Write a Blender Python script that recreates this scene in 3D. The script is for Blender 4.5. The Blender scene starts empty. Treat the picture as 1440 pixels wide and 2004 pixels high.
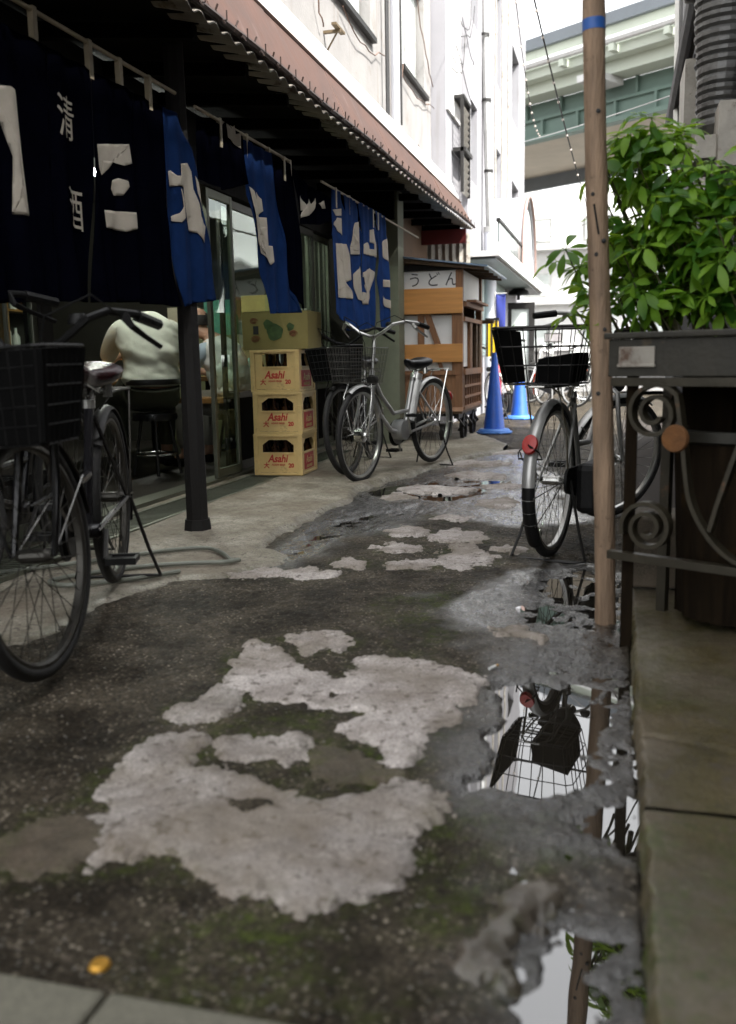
import bpy, bmesh, math, random
import numpy as np
from mathutils import Vector, Matrix, Quaternion
random.seed(7); RS = np.random.RandomState(5)
PI = math.pi
CAM = dict(loc=(0.0,0.0,0.87), R=(0.9663258377878635, 0.256708132400251, -0.01775696998811166), U=(-0.025041345882820636, 0.16249360133376706, 0.9863917885515671), F=(-0.25610018785616, 0.9527312130318591, -0.16345008257838717), f=1800)

# ---------------------------------------------------------------- camera, light, exposure
scn = bpy.context.scene
C = scn.collection
cd = bpy.data.cameras.new('camera'); cam = bpy.data.objects.new('camera', cd); C.objects.link(cam)
Rv, Uv, Fv = Vector(CAM['R']), Vector(CAM['U']), Vector(CAM['F'])
m = Matrix((( Rv.x, Uv.x, -Fv.x, CAM['loc'][0]), (Rv.y, Uv.y, -Fv.y, CAM['loc'][1]), (Rv.z, Uv.z, -Fv.z, CAM['loc'][2]), (0, 0, 0, 1)))
cam.matrix_world = m
cd.sensor_fit = 'VERTICAL'; cd.sensor_height = 36.0; cd.sensor_width = 24.0
cd.lens = CAM['f'] / 2004 * 36.0
cd.clip_start = 0.05; cd.clip_end = 1500
cd.dof.use_dof = True; cd.dof.focus_distance = 5.2; cd.dof.aperture_fstop = 2.6
scn.camera = cam
SUN_EL, SUN_AZ = math.radians(50), math.radians(122)
w = bpy.data.worlds.new('World'); scn.world = w; w.use_nodes = True
nt = w.node_tree; nt.nodes.clear()
sky = nt.nodes.new('ShaderNodeTexSky'); sky.sky_type = 'NISHITA'; sky.sun_disc = False
sky.sun_elevation = SUN_EL; sky.sun_rotation = SUN_AZ; sky.air_density = 1.0; sky.dust_density = 3.0
hs = nt.nodes.new('ShaderNodeHueSaturation'); hs.inputs['Saturation'].default_value = 0.06
bg = nt.nodes.new('ShaderNodeBackground'); bg.inputs['Strength'].default_value = 0.15
ow = nt.nodes.new('ShaderNodeOutputWorld')
nt.links.new(sky.outputs[0], hs.inputs['Color']); nt.links.new(hs.outputs[0], bg.inputs['Color']); nt.links.new(bg.outputs[0], ow.inputs['Surface'])
sd_ = bpy.data.lights.new('sun', 'SUN'); sd_.energy = 2.7; sd_.angle = math.radians(1.5); sd_.color = (1.0, 0.96, 0.9)
sun = bpy.data.objects.new('sun', sd_); C.objects.link(sun)
sdir = Vector((math.sin(SUN_AZ) * math.cos(SUN_EL), math.cos(SUN_AZ) * math.cos(SUN_EL), math.sin(SUN_EL)))
sun.rotation_euler = sdir.to_track_quat('Z', 'Y').to_euler()
scn.view_settings.view_transform = 'Standard'; scn.view_settings.look = 'None'; scn.view_settings.gamma = 1.0
scn.view_settings.use_curve_mapping = False
scn.view_settings.exposure = 2.22
scn.cycles.max_bounces = 6; scn.cycles.transparent_max_bounces = 12; scn.cycles.caustics_reflective = False; scn.cycles.caustics_refractive = False
scn.cycles.use_denoising = True
D = {
'patches': [[(-0.999,2.66),(-0.971,2.723),(-0.909,2.747),(-0.837,2.739),(-0.785,2.716),(-0.765,2.633),(-0.776,2.549),(-0.827,2.568),(-0.873,2.509),(-0.938,2.566)],[(-1.109,2.562),(-1.059,2.61),(-0.98,2.557),(-0.92,2.46),(-0.838,2.407),(-0.768,2.355),(-0.714,2.324),(-0.711,2.243),(-0.691,2.134),(-0.745,2.13),(-0.788,2.095),(-0.865,2.115),(-0.92,2.198),(-0.989,2.203),(-1.033,2.277),(-1.039,2.365),(-1.091,2.473)],[(-0.725,2.386),(-0.685,2.519),(-0.594,2.528),(-0.483,2.505),(-0.383,2.437),(-0.317,2.368),(-0.326,2.287),(-0.364,2.188),(-0.363,2.07),(-0.387,2.003),(-0.399,1.885),(-0.42,1.82),(-0.47,1.816),(-0.515,1.901),(-0.582,1.945),(-0.621,2.013),(-0.598,2.091),(-0.668,2.104),(-0.696,2.151),(-0.71,2.263)],[(-1.038,1.955),(-1.064,2.035),(-1.044,2.113),(-1.016,2.198),(-0.946,2.173),(-0.904,2.088),(-0.908,2.017),(-0.925,1.963),(-0.977,1.929)],[(-1.044,1.687),(-1.041,1.784),(-1.019,1.878),(-0.955,1.924),(-0.881,1.893),(-0.88,1.805),(-0.851,1.73),(-0.776,1.709),(-0.687,1.692),(-0.633,1.668),(-0.563,1.639),(-0.49,1.701),(-0.426,1.751),(-0.361,1.753),(-0.287,1.68),(-0.314,1.621),(-0.347,1.583),(-0.355,1.533),(-0.321,1.486),(-0.315,1.436),(-0.329,1.377),(-0.369,1.329),(-0.42,1.295),(-0.453,1.266),(-0.492,1.278),(-0.549,1.309),(-0.622,1.331),(-0.672,1.336),(-0.734,1.364),(-0.819,1.353),(-0.867,1.298),(-0.895,1.335),(-0.92,1.402),(-0.971,1.47),(-0.96,1.504),(-1.021,1.557)],[(-0.886,1.847),(-0.816,1.893),(-0.713,1.924),(-0.66,1.897),(-0.635,1.805),(-0.666,1.759),(-0.752,1.766),(-0.834,1.788)],[(-0.639,1.859),(-0.57,1.903),(-0.51,1.86),(-0.469,1.791),(-0.397,1.769),(-0.451,1.721),(-0.546,1.672),(-0.603,1.711)],[(-0.212,1.296),(-0.179,1.345),(-0.146,1.419),(-0.098,1.439),(-0.075,1.355),(-0.11,1.294),(-0.12,1.241),(-0.113,1.174),(-0.159,1.196),(-0.209,1.232)],[(-1.09,1.363),(-1.071,1.447),(-1.004,1.483),(-0.932,1.438),(-0.882,1.355),(-0.889,1.302),(-0.949,1.255),(-1.053,1.23)],[(-0.827,4.092),(-0.851,4.043),(-0.869,4.011),(-0.907,3.975),(-0.958,3.958),(-1.012,3.965),(-1.046,3.997),(-1.062,4.051),(-1.084,4.099),(-1.045,4.135),(-1.02,4.197),(-0.955,4.195),(-0.881,4.19),(-0.864,4.127)],[(-0.707,3.778),(-0.706,3.737),(-0.737,3.702),(-0.779,3.666),(-0.828,3.67),(-0.882,3.669),(-0.902,3.699),(-0.925,3.738),(-0.954,3.776),(-0.921,3.803),(-0.865,3.829),(-0.813,3.84),(-0.775,3.847),(-0.734,3.809)],[(-0.57,4.424),(-0.589,4.348),(-0.592,4.271),(-0.668,4.266),(-0.718,4.243),(-0.768,4.263),(-0.843,4.311),(-0.873,4.372),(-0.836,4.455),(-0.822,4.512),(-0.777,4.574),(-0.708,4.546),(-0.646,4.563),(-0.606,4.483)],[(-0.468,3.934),(-0.47,3.829),(-0.516,3.774),(-0.565,3.747),(-0.619,3.701),(-0.691,3.743),(-0.742,3.769),(-0.741,3.885),(-0.739,3.982),(-0.731,4.109),(-0.7,4.172),(-0.633,4.176),(-0.575,4.067),(-0.512,4.013)],[(-1.018,3.751),(-1.011,3.697),(-1.015,3.663),(-1.037,3.642),(-1.072,3.649),(-1.094,3.645),(-1.135,3.689),(-1.167,3.724),(-1.159,3.77),(-1.156,3.817),(-1.127,3.831),(-1.094,3.836),(-1.06,3.819),(-1.041,3.805)],[(-1.103,3.522),(-1.103,3.484),(-1.128,3.431),(-1.148,3.413),(-1.18,3.399),(-1.217,3.409),(-1.255,3.445),(-1.284,3.488),(-1.296,3.532),(-1.289,3.586),(-1.25,3.613),(-1.214,3.621),(-1.169,3.598),(-1.152,3.569)],[(-0.783,6.883),(-0.761,6.8),(-0.786,6.741),(-0.909,6.724),(-1.005,6.682),(-1.118,6.685),(-1.179,6.771),(-1.204,6.833),(-1.188,6.914),(-1.179,6.953),(-1.07,7.066),(-0.959,7.048),(-0.821,7.001),(-0.772,6.972)],[(-0.898,4.505),(-0.897,4.439),(-0.941,4.404),(-0.967,4.355),(-1.011,4.343),(-1.059,4.359),(-1.108,4.399),(-1.13,4.466),(-1.125,4.547),(-1.105,4.578),(-1.079,4.659),(-1.029,4.625),(-0.987,4.598),(-0.944,4.575)],[(-0.562,5.497),(-0.543,5.435),(-0.582,5.375),(-0.617,5.339),(-0.665,5.325),(-0.708,5.32),(-0.785,5.402),(-0.795,5.462),(-0.803,5.544),(-0.76,5.621),(-0.711,5.666),(-0.65,5.658),(-0.586,5.652),(-0.534,5.568)],[(-0.351,4.176),(-0.359,4.137),(-0.381,4.116),(-0.408,4.082),(-0.438,4.097),(-0.47,4.082),(-0.478,4.119),(-0.512,4.148),(-0.505,4.181),(-0.491,4.221),(-0.454,4.226),(-0.424,4.248),(-0.393,4.23),(-0.366,4.209)],[(-1.332,3.545),(-1.312,3.496),(-1.336,3.458),(-1.38,3.429),(-1.428,3.405),(-1.499,3.441),(-1.551,3.449),(-1.551,3.504),(-1.55,3.546),(-1.545,3.583),(-1.521,3.638),(-1.454,3.627),(-1.402,3.606),(-1.336,3.596)],[(-0.191,2.899),(-0.193,2.869),(-0.213,2.834),(-0.232,2.838),(-0.27,2.828),(-0.293,2.824),(-0.332,2.837),(-0.316,2.874),(-0.328,2.901),(-0.313,2.921),(-0.279,2.935),(-0.246,2.945),(-0.217,2.951),(-0.191,2.933)],[(-0.725,8.612),(-0.746,8.492),(-0.834,8.428),(-0.999,8.343),(-1.157,8.334),(-1.26,8.402),(-1.348,8.445),(-1.44,8.553),(-1.408,8.652),(-1.309,8.74),(-1.229,8.777),(-1.07,8.858),(-0.951,8.746),(-0.792,8.724)],[(-0.876,6.096),(-0.859,6.032),(-0.955,5.91),(-1.042,5.903),(-1.153,5.895),(-1.274,5.903),(-1.343,5.966),(-1.397,6.026),(-1.412,6.106),(-1.336,6.208),(-1.223,6.214),(-1.109,6.258),(-0.982,6.222),(-0.897,6.184)],[(-0.809,7.669),(-0.908,7.584),(-0.944,7.51),(-1.037,7.481),(-1.141,7.474),(-1.29,7.489),(-1.364,7.52),(-1.42,7.607),(-1.337,7.683),(-1.273,7.754),(-1.214,7.806),(-1.074,7.828),(-0.968,7.83),(-0.921,7.739)],[(-1.252,5.737),(-1.237,5.685),(-1.262,5.63),(-1.294,5.603),(-1.329,5.552),(-1.395,5.618),(-1.442,5.652),(-1.447,5.709),(-1.472,5.773),(-1.438,5.832),(-1.411,5.897),(-1.358,5.876),(-1.307,5.83),(-1.255,5.806)],[(-0.743,4.959),(-0.754,4.917),(-0.757,4.864),(-0.813,4.836),(-0.868,4.836),(-0.945,4.855),(-0.986,4.864),(-0.969,4.923),(-0.992,4.972),(-0.958,5.008),(-0.909,5.05),(-0.855,5.069),(-0.796,5.028),(-0.768,4.996)],[(-0.599,6.31),(-0.597,6.263),(-0.634,6.198),(-0.693,6.152),(-0.757,6.191),(-0.816,6.17),(-0.87,6.231),(-0.856,6.277),(-0.882,6.338),(-0.83,6.388),(-0.789,6.405),(-0.724,6.437),(-0.681,6.42),(-0.627,6.366)]],
'apron': [[(-0.903,8.892),(-1.261,7.74),(-1.428,7.033),(-1.516,6.524),(-1.579,6.236),(-1.642,5.919),(-1.541,5.372),(-1.594,5.017),(-1.595,4.566),(-1.617,4.273),(-1.56,3.963),(-1.419,3.839),(-1.357,3.7),(-1.525,3.397),(-1.706,3.256),(-1.781,2.881),(-1.77,2.436),(-2.119,2.16),(-4.424,4.638),(-2.965,6.592),(-2.926,10.485),(-2.122,12.183)]],
'puddles': [[(-0.291,2.435),(-0.177,2.489),(-0.089,2.377),(-0.02,2.211),(-0.001,2.119),(-0.049,1.991),(-0.015,1.918),(-0.043,1.802),(-0.12,1.74),(-0.193,1.757),(-0.281,1.748),(-0.305,1.802),(-0.253,1.891),(-0.26,2.031),(-0.245,2.162),(-0.283,2.259)],[(-0.107,1.269),(-0.089,1.325),(-0.052,1.361),(0.018,1.364),(0.037,1.303),(0.011,1.237),(0.005,1.17),(0.012,1.122),(0.016,1.076),(-0.056,1.058),(-0.088,1.127),(-0.12,1.206),(-0.111,1.231),(-0.09,1.201),(-0.09,1.236)],[(-0.057,1.765),(0.017,1.805),(0.071,1.772),(0.071,1.56),(0.018,1.601),(-0.029,1.666)]],
'shallow': [[(-0.482,3.304),(-0.369,3.485),(-0.242,3.351),(-0.152,3.057),(-0.202,2.813),(-0.332,2.842),(-0.535,3.113)],[(-1.477,3.862),(-1.544,4.499),(-1.451,4.95),(-1.285,5.252),(-1.075,5.441),(-0.991,5.165),(-1.174,4.792),(-1.259,4.473),(-1.334,4.188),(-1.32,3.834)],[(-1.693,6.037),(-1.476,7.268),(-0.845,7.901),(-0.613,6.059),(-1.014,5.45),(-1.384,5.395)],[(-0.372,3.704),(-0.092,3.9),(-0.022,3.284),(-0.194,3.18)]],
'wet': [[(-0.593,3.283),(-0.392,3.7),(0.011,4.073),(0.135,2.829),(0.102,1.716),(0.078,1.016),(-0.104,0.971),(-0.126,1.228),(-0.101,1.486),(-0.172,1.653),(-0.316,1.74),(-0.325,2.538),(-0.373,2.778)],[(-1.461,3.755),(-1.763,6.158),(-1.425,8.751),(-0.75,8.804),(-0.123,4.961),(-0.401,4.762),(-0.986,4.988),(-1.187,4.214),(-1.34,3.621)]],
'moss': [[(-0.827,3.126),(-0.569,3.489),(-0.309,2.41),(-0.565,2.534)],[(-0.943,1.943),(-0.61,2.134),(-0.475,1.815),(-0.561,1.65),(-0.845,1.731)],[(-0.354,1.571),(-0.185,1.782),(-0.093,1.488),(-0.136,1.327),(-0.209,1.184),(-0.323,1.283),(-0.307,1.438)],[(-0.643,1.295),(-0.343,1.365),(-0.272,1.072),(-0.581,0.998)]],
'cloth1': [[(2.752,1.99),(3.121,2.001),(3.067,1.623),(3.045,1.101),(2.631,1.07)],[(3.127,1.999),(3.418,2.0),(3.372,1.684),(3.279,1.11),(3.051,1.101)],[(3.425,1.998),(3.746,2.006),(3.666,1.763),(3.692,1.477),(3.642,1.129),(3.294,1.11)],[(3.754,2.004),(4.024,2.007),(3.975,1.583),(4.068,1.133),(3.65,1.127)],[(4.005,2.011),(4.141,2.013),(4.273,1.887),(4.359,1.64),(4.48,1.184),(4.191,1.153),(4.079,1.133),(3.98,1.539)]],
'cloth2': [[(4.364,2.052),(4.679,2.083),(4.708,2.107),(4.912,2.091),(4.962,2.022),(5.003,1.846),(4.671,1.759),(4.349,1.759)],[(4.968,2.076),(5.377,2.083),(5.436,1.802),(5.59,1.333),(5.801,1.179),(5.243,1.149),(5.146,1.417),(4.983,1.788)],[(5.377,2.083),(5.756,2.085),(5.807,1.794),(5.902,1.272),(5.853,1.194),(5.628,1.336),(5.453,1.804)],[(5.755,2.079),(6.032,2.021),(6.58,2.016),(6.593,1.862),(6.287,1.794),(5.883,1.748)]],
'cloth3': [[(6.588,2.08),(6.812,2.098),(7.008,1.876),(7.068,1.685),(7.048,1.092),(6.899,1.089),(6.605,1.209),(6.602,1.45),(6.623,1.702),(6.595,1.897)],[(6.905,2.094),(7.225,2.098),(7.393,1.871),(7.339,1.106),(7.073,1.093),(7.062,1.485),(7.033,1.879)],[(7.33,2.107),(7.749,2.114),(7.886,1.931),(7.83,1.543),(7.683,1.137),(7.355,1.114),(7.393,1.871)],[(7.856,2.116),(8.182,2.118),(8.304,1.935),(8.337,1.582),(8.325,1.139),(7.959,1.122),(7.861,1.546),(7.926,1.877)]],
'print1': [[(2.783,1.784),(2.864,1.795),(2.89,1.791),(2.886,1.684),(2.892,1.593),(2.893,1.478),(2.895,1.38),(2.822,1.377),(2.856,1.436),(2.879,1.519),(2.874,1.597),(2.853,1.663),(2.777,1.742)],[(3.42,1.728),(3.647,1.773),(3.66,1.699),(3.6,1.679),(3.513,1.68),(3.454,1.672),(3.439,1.615),(3.425,1.642)],[(3.513,1.607),(3.558,1.623),(3.62,1.621),(3.627,1.6),(3.577,1.557),(3.523,1.549),(3.495,1.57)],[(3.442,1.481),(3.525,1.488),(3.67,1.502),(3.681,1.438),(3.586,1.413),(3.447,1.413)],[(4.124,1.786),(4.231,1.81),(4.255,1.776),(4.261,1.696),(4.295,1.63),(4.301,1.574),(4.367,1.536),(4.356,1.505),(4.305,1.496),(4.317,1.451),(4.267,1.492),(4.195,1.493),(4.177,1.541),(4.232,1.564),(4.212,1.648),(4.188,1.684),(4.101,1.684),(4.015,1.667),(4.005,1.731),(4.041,1.742),(4.083,1.725),(4.167,1.74)],[(4.099,1.669),(4.149,1.608),(4.136,1.551),(4.082,1.517),(4.015,1.515),(4.013,1.534),(4.075,1.557),(4.109,1.592)],[(4.28,1.76),(4.306,1.734),(4.326,1.686),(4.35,1.607),(4.32,1.633),(4.288,1.68)]],
'print2': [[(4.711,2.099),(4.779,2.087),(4.837,2.118),(4.845,2.075),(4.895,2.09),(4.892,2.01),(4.722,2.031)],[(5.876,1.924),(5.978,1.879),(6.075,1.933),(6.11,1.904),(6.19,1.956),(6.215,1.926),(6.104,1.84),(5.862,1.779),(6.012,1.85),(5.885,1.831),(5.924,1.876)],[(6.266,1.933),(6.411,1.973),(6.427,1.922),(6.344,1.91)],[(4.999,1.832),(5.053,1.814),(5.116,1.777),(5.123,1.814),(5.117,1.822),(5.185,1.793),(5.196,1.728),(5.126,1.712),(5.13,1.688),(5.228,1.695),(5.241,1.648),(5.169,1.632),(5.23,1.541),(5.313,1.544),(5.33,1.456),(5.28,1.433),(5.223,1.465),(5.173,1.491),(5.149,1.599),(5.082,1.615),(5.072,1.68),(5.029,1.74)]],
'print3': [[(6.598,1.94),(6.802,1.976),(6.836,1.93),(6.661,1.906)],[(6.715,1.901),(6.843,1.906),(6.858,1.793),(6.787,1.784),(6.612,1.838),(6.622,1.857),(6.738,1.854)],[(6.645,1.711),(6.925,1.736),(6.965,1.636),(7.031,1.536),(6.978,1.478),(6.878,1.445),(6.993,1.36),(6.966,1.331),(6.637,1.325),(6.65,1.377),(6.7,1.38),(6.845,1.455),(6.697,1.514),(6.651,1.504)],[(7.131,1.865),(7.187,1.926),(7.266,1.943),(7.309,1.82),(7.307,1.792),(7.15,1.774),(7.149,1.761),(7.332,1.767),(7.331,1.747),(7.121,1.724),(7.12,1.711),(7.339,1.72),(7.338,1.699),(7.057,1.674),(7.051,1.73),(7.174,1.747),(7.125,1.785)],[(7.649,1.93),(7.785,1.954),(7.85,1.839),(7.855,1.729),(7.398,1.712),(7.404,1.789),(7.556,1.82),(7.61,1.776),(7.786,1.781),(7.729,1.825),(7.642,1.83)],[(7.106,1.522),(7.294,1.606),(7.36,1.563),(7.358,1.524),(7.234,1.509),(7.28,1.418),(7.35,1.415),(7.342,1.311),(7.195,1.344),(7.125,1.435)],[(7.388,1.565),(7.628,1.621),(7.714,1.592),(7.645,1.442),(7.521,1.32),(7.37,1.312),(7.377,1.411),(7.459,1.409),(7.408,1.469),(7.487,1.489),(7.452,1.535),(7.385,1.529)],[(8.038,1.875),(8.237,1.935),(8.301,1.889),(8.166,1.851),(8.281,1.779),(8.258,1.723),(8.063,1.757)],[(8.018,1.557),(8.282,1.57),(8.278,1.507),(8.027,1.498)],[(8.023,1.422),(8.27,1.374),(8.299,1.289),(8.069,1.348)]],
'clusters': [(0.046,3.3,1.595,0.09),(0.132,3.2,1.513,0.08),(0.0,3.3,1.511,0.09),(0.181,3.3,1.593,0.05),(0.058,3.3,1.459,0.06),(0.121,3.2,1.39,0.08),(0.237,3.1,1.359,0.1),(0.323,3.1,1.39,0.09),(0.195,3.1,1.278,0.12),(0.109,3.2,1.265,0.11),(0.031,3.2,1.237,0.1),(0.286,3.1,1.243,0.13),(0.154,3.1,1.158,0.13),(0.276,3.1,1.122,0.13),(0.335,3.0,1.184,0.12),(0.033,3.15,1.12,0.09),(0.143,3.1,1.049,0.1),(0.249,3.1,1.03,0.1),(0.342,3.0,1.037,0.1),(-0.042,3.3,1.235,0.05),(-0.1,3.3,1.163,0.035),(-0.177,3.3,1.233,0.0),(-0.211,3.3,1.201,0.0),(-0.07,3.2,1.079,0.03),(-0.136,3.1,1.027,0.0),(-0.171,3.1,1.012,0.0),(-0.112,3.2,1.097,0.0),(-0.05,3.1,0.984,0.03),(-0.011,3.3,1.3,0.06),(-0.074,3.1,0.96,0.0)],
}

# ---------------------------------------------------------------- materials
MATS = {}
def M(name, col, rough=.6, metal=0., var=.18, scale=6., bump=.15, bscale=60., spot=None, streak=None, spec=.5, stretch=(1,1,1), trans=0., emit=None):
    if name in MATS: return MATS[name]
    mt = bpy.data.materials.new(name); mt.use_nodes = True; n = mt.node_tree.nodes; l = mt.node_tree.links
    b = n['Principled BSDF']
    tc = n.new('ShaderNodeTexCoord'); mp = n.new('ShaderNodeMapping'); mp.inputs['Scale'].default_value = stretch
    l.new(tc.outputs['Object'], mp.inputs[0])
    nz = n.new('ShaderNodeTexNoise'); nz.inputs['Scale'].default_value = scale; nz.inputs['Detail'].default_value = 6; nz.inputs['Roughness'].default_value = .62
    l.new(mp.outputs[0], nz.inputs['Vector'])
    cr = n.new('ShaderNodeValToRGB'); e = cr.color_ramp.elements
    e[0].position = .3; e[1].position = .7
    e[0].color = tuple(c * (1 - var) for c in col) + (1,); e[1].color = tuple(min(1, c * (1 + var)) for c in col) + (1,)
    l.new(nz.outputs[0], cr.inputs[0]); out = cr.outputs[0]
    if spot:   # (colour, threshold, scale)
        s = n.new('ShaderNodeTexNoise'); s.inputs['Scale'].default_value = spot[2]; s.inputs['Detail'].default_value = 8; s.inputs['Roughness'].default_value = .7
        l.new(tc.outputs['Object'], s.inputs['Vector'])
        r = n.new('ShaderNodeValToRGB'); r.color_ramp.elements[0].position = spot[1]; r.color_ramp.elements[1].position = min(1, spot[1] + .12)
        l.new(s.outputs[0], r.inputs[0])
        mx = n.new('ShaderNodeMixRGB'); mx.inputs[2].default_value = tuple(spot[0]) + (1,)
        l.new(r.outputs[0], mx.inputs[0]); l.new(out, mx.inputs[1]); out = mx.outputs[0]
    if streak: # (colour, threshold): vertical stains
        mp2 = n.new('ShaderNodeMapping'); mp2.inputs['Scale'].default_value = (7, 7, .55); l.new(tc.outputs['Object'], mp2.inputs[0])
        s = n.new('ShaderNodeTexNoise'); s.inputs['Scale'].default_value = 1.6; s.inputs['Detail'].default_value = 7; l.new(mp2.outputs[0], s.inputs['Vector'])
        r = n.new('ShaderNodeValToRGB'); r.color_ramp.elements[0].position = streak[1]; r.color_ramp.elements[1].position = min(1, streak[1] + .22)
        r.color_ramp.elements[1].color = (.75, .75, .75, 1)
        l.new(s.outputs[0], r.inputs[0])
        mx = n.new('ShaderNodeMixRGB'); mx.inputs[2].default_value = tuple(streak[0]) + (1,)
        l.new(r.outputs[0], mx.inputs[0]); l.new(out, mx.inputs[1]); out = mx.outputs[0]
    l.new(out, b.inputs['Base Color'])
    mr = n.new('ShaderNodeMapRange'); mr.inputs[3].default_value = max(.02, rough - .12); mr.inputs[4].default_value = min(1, rough + .12)
    l.new(nz.outputs[0], mr.inputs[0]); l.new(mr.outputs[0], b.inputs['Roughness'])
    b.inputs['Metallic'].default_value = metal; b.inputs['Specular IOR Level'].default_value = spec
    if bump:
        bn = n.new('ShaderNodeTexNoise'); bn.inputs['Scale'].default_value = bscale; bn.inputs['Detail'].default_value = 4; l.new(mp.outputs[0], bn.inputs['Vector'])
        bp = n.new('ShaderNodeBump'); bp.inputs['Strength'].default_value = bump; bp.inputs['Distance'].default_value = .01
        l.new(bn.outputs[0], bp.inputs['Height']); l.new(bp.outputs[0], b.inputs['Normal'])
    if trans: b.inputs['Transmission Weight'].default_value = trans; b.inputs['IOR'].default_value = 1.45
    if emit: b.inputs['Emission Color'].default_value = tuple(emit[0]) + (1,); b.inputs['Emission Strength'].default_value = emit[1]
    MATS[name] = mt; return mt
def glass_mat():
    mt = bpy.data.materials.new('window_glass'); mt.use_nodes = True; n = mt.node_tree.nodes; l = mt.node_tree.links; n.clear()
    o = n.new('ShaderNodeOutputMaterial'); t = n.new('ShaderNodeBsdfTransparent'); t.inputs[0].default_value = (.90, .96, .92, 1)
    g = n.new('ShaderNodeBsdfGlossy'); g.inputs['Roughness'].default_value = .03; g.inputs['Color'].default_value = (.9, 1, .95, 1)
    f = n.new('ShaderNodeFresnel'); f.inputs[0].default_value = 1.62; mx = n.new('ShaderNodeMixShader')
    tc = n.new('ShaderNodeTexCoord'); nz = n.new('ShaderNodeTexNoise'); nz.inputs['Scale'].default_value = 1.5; bp = n.new('ShaderNodeBump'); bp.inputs['Strength'].default_value = .12; bp.inputs['Distance'].default_value = .05
    l.new(tc.outputs['Object'], nz.inputs['Vector']); l.new(nz.outputs[0], bp.inputs['Height']); l.new(bp.outputs[0], g.inputs['Normal'])
    ge = n.new('ShaderNodeNewGeometry'); iv = n.new('ShaderNodeMath'); iv.operation = 'SUBTRACT'; iv.inputs[0].default_value = 1; l.new(ge.outputs['Backfacing'], iv.inputs[1]); mu = n.new('ShaderNodeMath'); mu.operation = 'MULTIPLY'; l.new(f.outputs[0], mu.inputs[0]); l.new(iv.outputs[0], mu.inputs[1])
    l.new(mu.outputs[0], mx.inputs[0]); l.new(t.outputs[0], mx.inputs[1]); l.new(g.outputs[0], mx.inputs[2]); l.new(mx.outputs[0], o.inputs[0])
    return mt
GLASS = glass_mat()
m_fadedred = M('faded_red_print', (.17, .035, .02), .8)
m_cover = M('black_cover_cloth', (.004, .004, .004), .9, var=.3, spec=.05)
m_black = M('black_plastic', (.006, .006, .006), .5, var=.3, spec=.2)
m_rubber = M('tyre_rubber', (.011, .0105, .01), .75, var=.35, spot=((.07, .065, .055), .58, 30))
m_chrome = M('worn_chrome', (.55, .55, .53), .24, 1., var=.2, spot=((.16, .10, .06), .66, 40), bump=.05)
m_dull = M('dull_rusty_steel', (.06, .057, .05), .42, .7, var=.3, spot=((.07, .04, .02), .6, 30))
m_alu = M('brushed_aluminium', (.5, .5, .48), .36, .9, var=.15, bump=.04)
m_silver = M('silver_paint', (.36, .36, .35), .33, .55, var=.18, spot=((.12, .1, .08), .68, 25), bump=.05)
m_darkmetal = M('dark_painted_steel', (.012, .011, .010), .5, .2, var=.3, spot=((.10, .055, .03), .64, 30))
m_blackpaint = M('black_bicycle_paint', (.005, .0045, .006), .3, 0, var=.3, spot=((.03, .02, .012), .68, 30), spec=.4)
m_leather = M('brown_leather', (.022, .006, .007), .24, var=.3, bump=.3, bscale=120)
m_vinyl = M('black_vinyl', (.008, .008, .009), .3, var=.3, bump=.1)
m_redlens = M('red_reflector', (.32, .012, .01), .2, var=.2)
m_redpaint = M('red_paint', (.38, .02, .02), .3, var=.2)
m_crate = M('yellow_crate_plastic', (.62, .45, .19), .5, var=.12, spot=((.30, .20, .08), .60, 14), bump=.08)
m_crateside = m_crate
m_redprint = M('red_print', (.42, .02, .015), .6, var=.15)
m_card = M('cardboard', (.22, .18, .06), .8, var=.12, spot=((.22, .17, .07), .62, 5))
m_greenprint = M('green_print', (.045, .085, .025), .8, var=.35, scale=30)
m_blackprint = M('black_print', (.015, .015, .015), .7)
m_glassbottle = M('brown_bottle_glass', (.03, .012, .004), .08, var=.2, bump=0)
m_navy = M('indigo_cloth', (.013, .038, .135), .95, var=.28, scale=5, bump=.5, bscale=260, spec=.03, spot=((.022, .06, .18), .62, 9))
m_navyshade = M('shaded_indigo_cloth', (.008, .023, .082), .97, var=.3, scale=5, bump=.5, bscale=260, spec=.02, spot=((.014, .04, .13), .6, 8))  # darker copy of the indigo, with the eave's shade put into the colour
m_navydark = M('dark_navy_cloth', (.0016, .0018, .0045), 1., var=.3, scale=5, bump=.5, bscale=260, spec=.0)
m_print = M('undyed_cotton_print', (.42, .38, .32), .95, var=.12, scale=9, bump=.4, bscale=260, spec=.1)
m_rod = M('pale_bamboo_rod', (.42, .36, .26), .6, var=.25, stretch=(1, 1, 1))
m_concrete = M('grey_render', (.23, .222, .215), .85, var=.14, scale=2.2, spot=((.19, .165, .14), .6, 3), streak=((.15, .12, .10), .56), bump=.3, bscale=40)
m_white = M('white_render', (.25, .247, .262), .8, var=.08, scale=2, streak=((.17, .155, .15), .58), bump=.15, bscale=40)
m_whitepaint = M('white_paint', (.52, .52, .515), .5, var=.06, streak=((.32, .30, .28), .6))
m_fascia = M('oxide_red_sheet_metal', (.072, .034, .023), .6, .1, var=.25, scale=4, streak=((.15, .10, .085), .62), bump=.2, bscale=15)
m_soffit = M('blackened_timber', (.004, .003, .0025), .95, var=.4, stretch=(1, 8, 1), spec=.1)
m_gutter = M('rusty_gutter', (.05, .032, .026), .6, .3, var=.4, spot=((.2, .12, .08), .6, 14))
m_corr = M('weathered_corrugated_sheet', (.32, .30, .26), .5, .3, var=.3, spot=((.10, .06, .04), .56, 10))
m_darkwood = M('dark_stained_wood', (.0042, .003, .0024), .8, var=.4, scale=5, stretch=(6, 6, .6), bump=.3)
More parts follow.
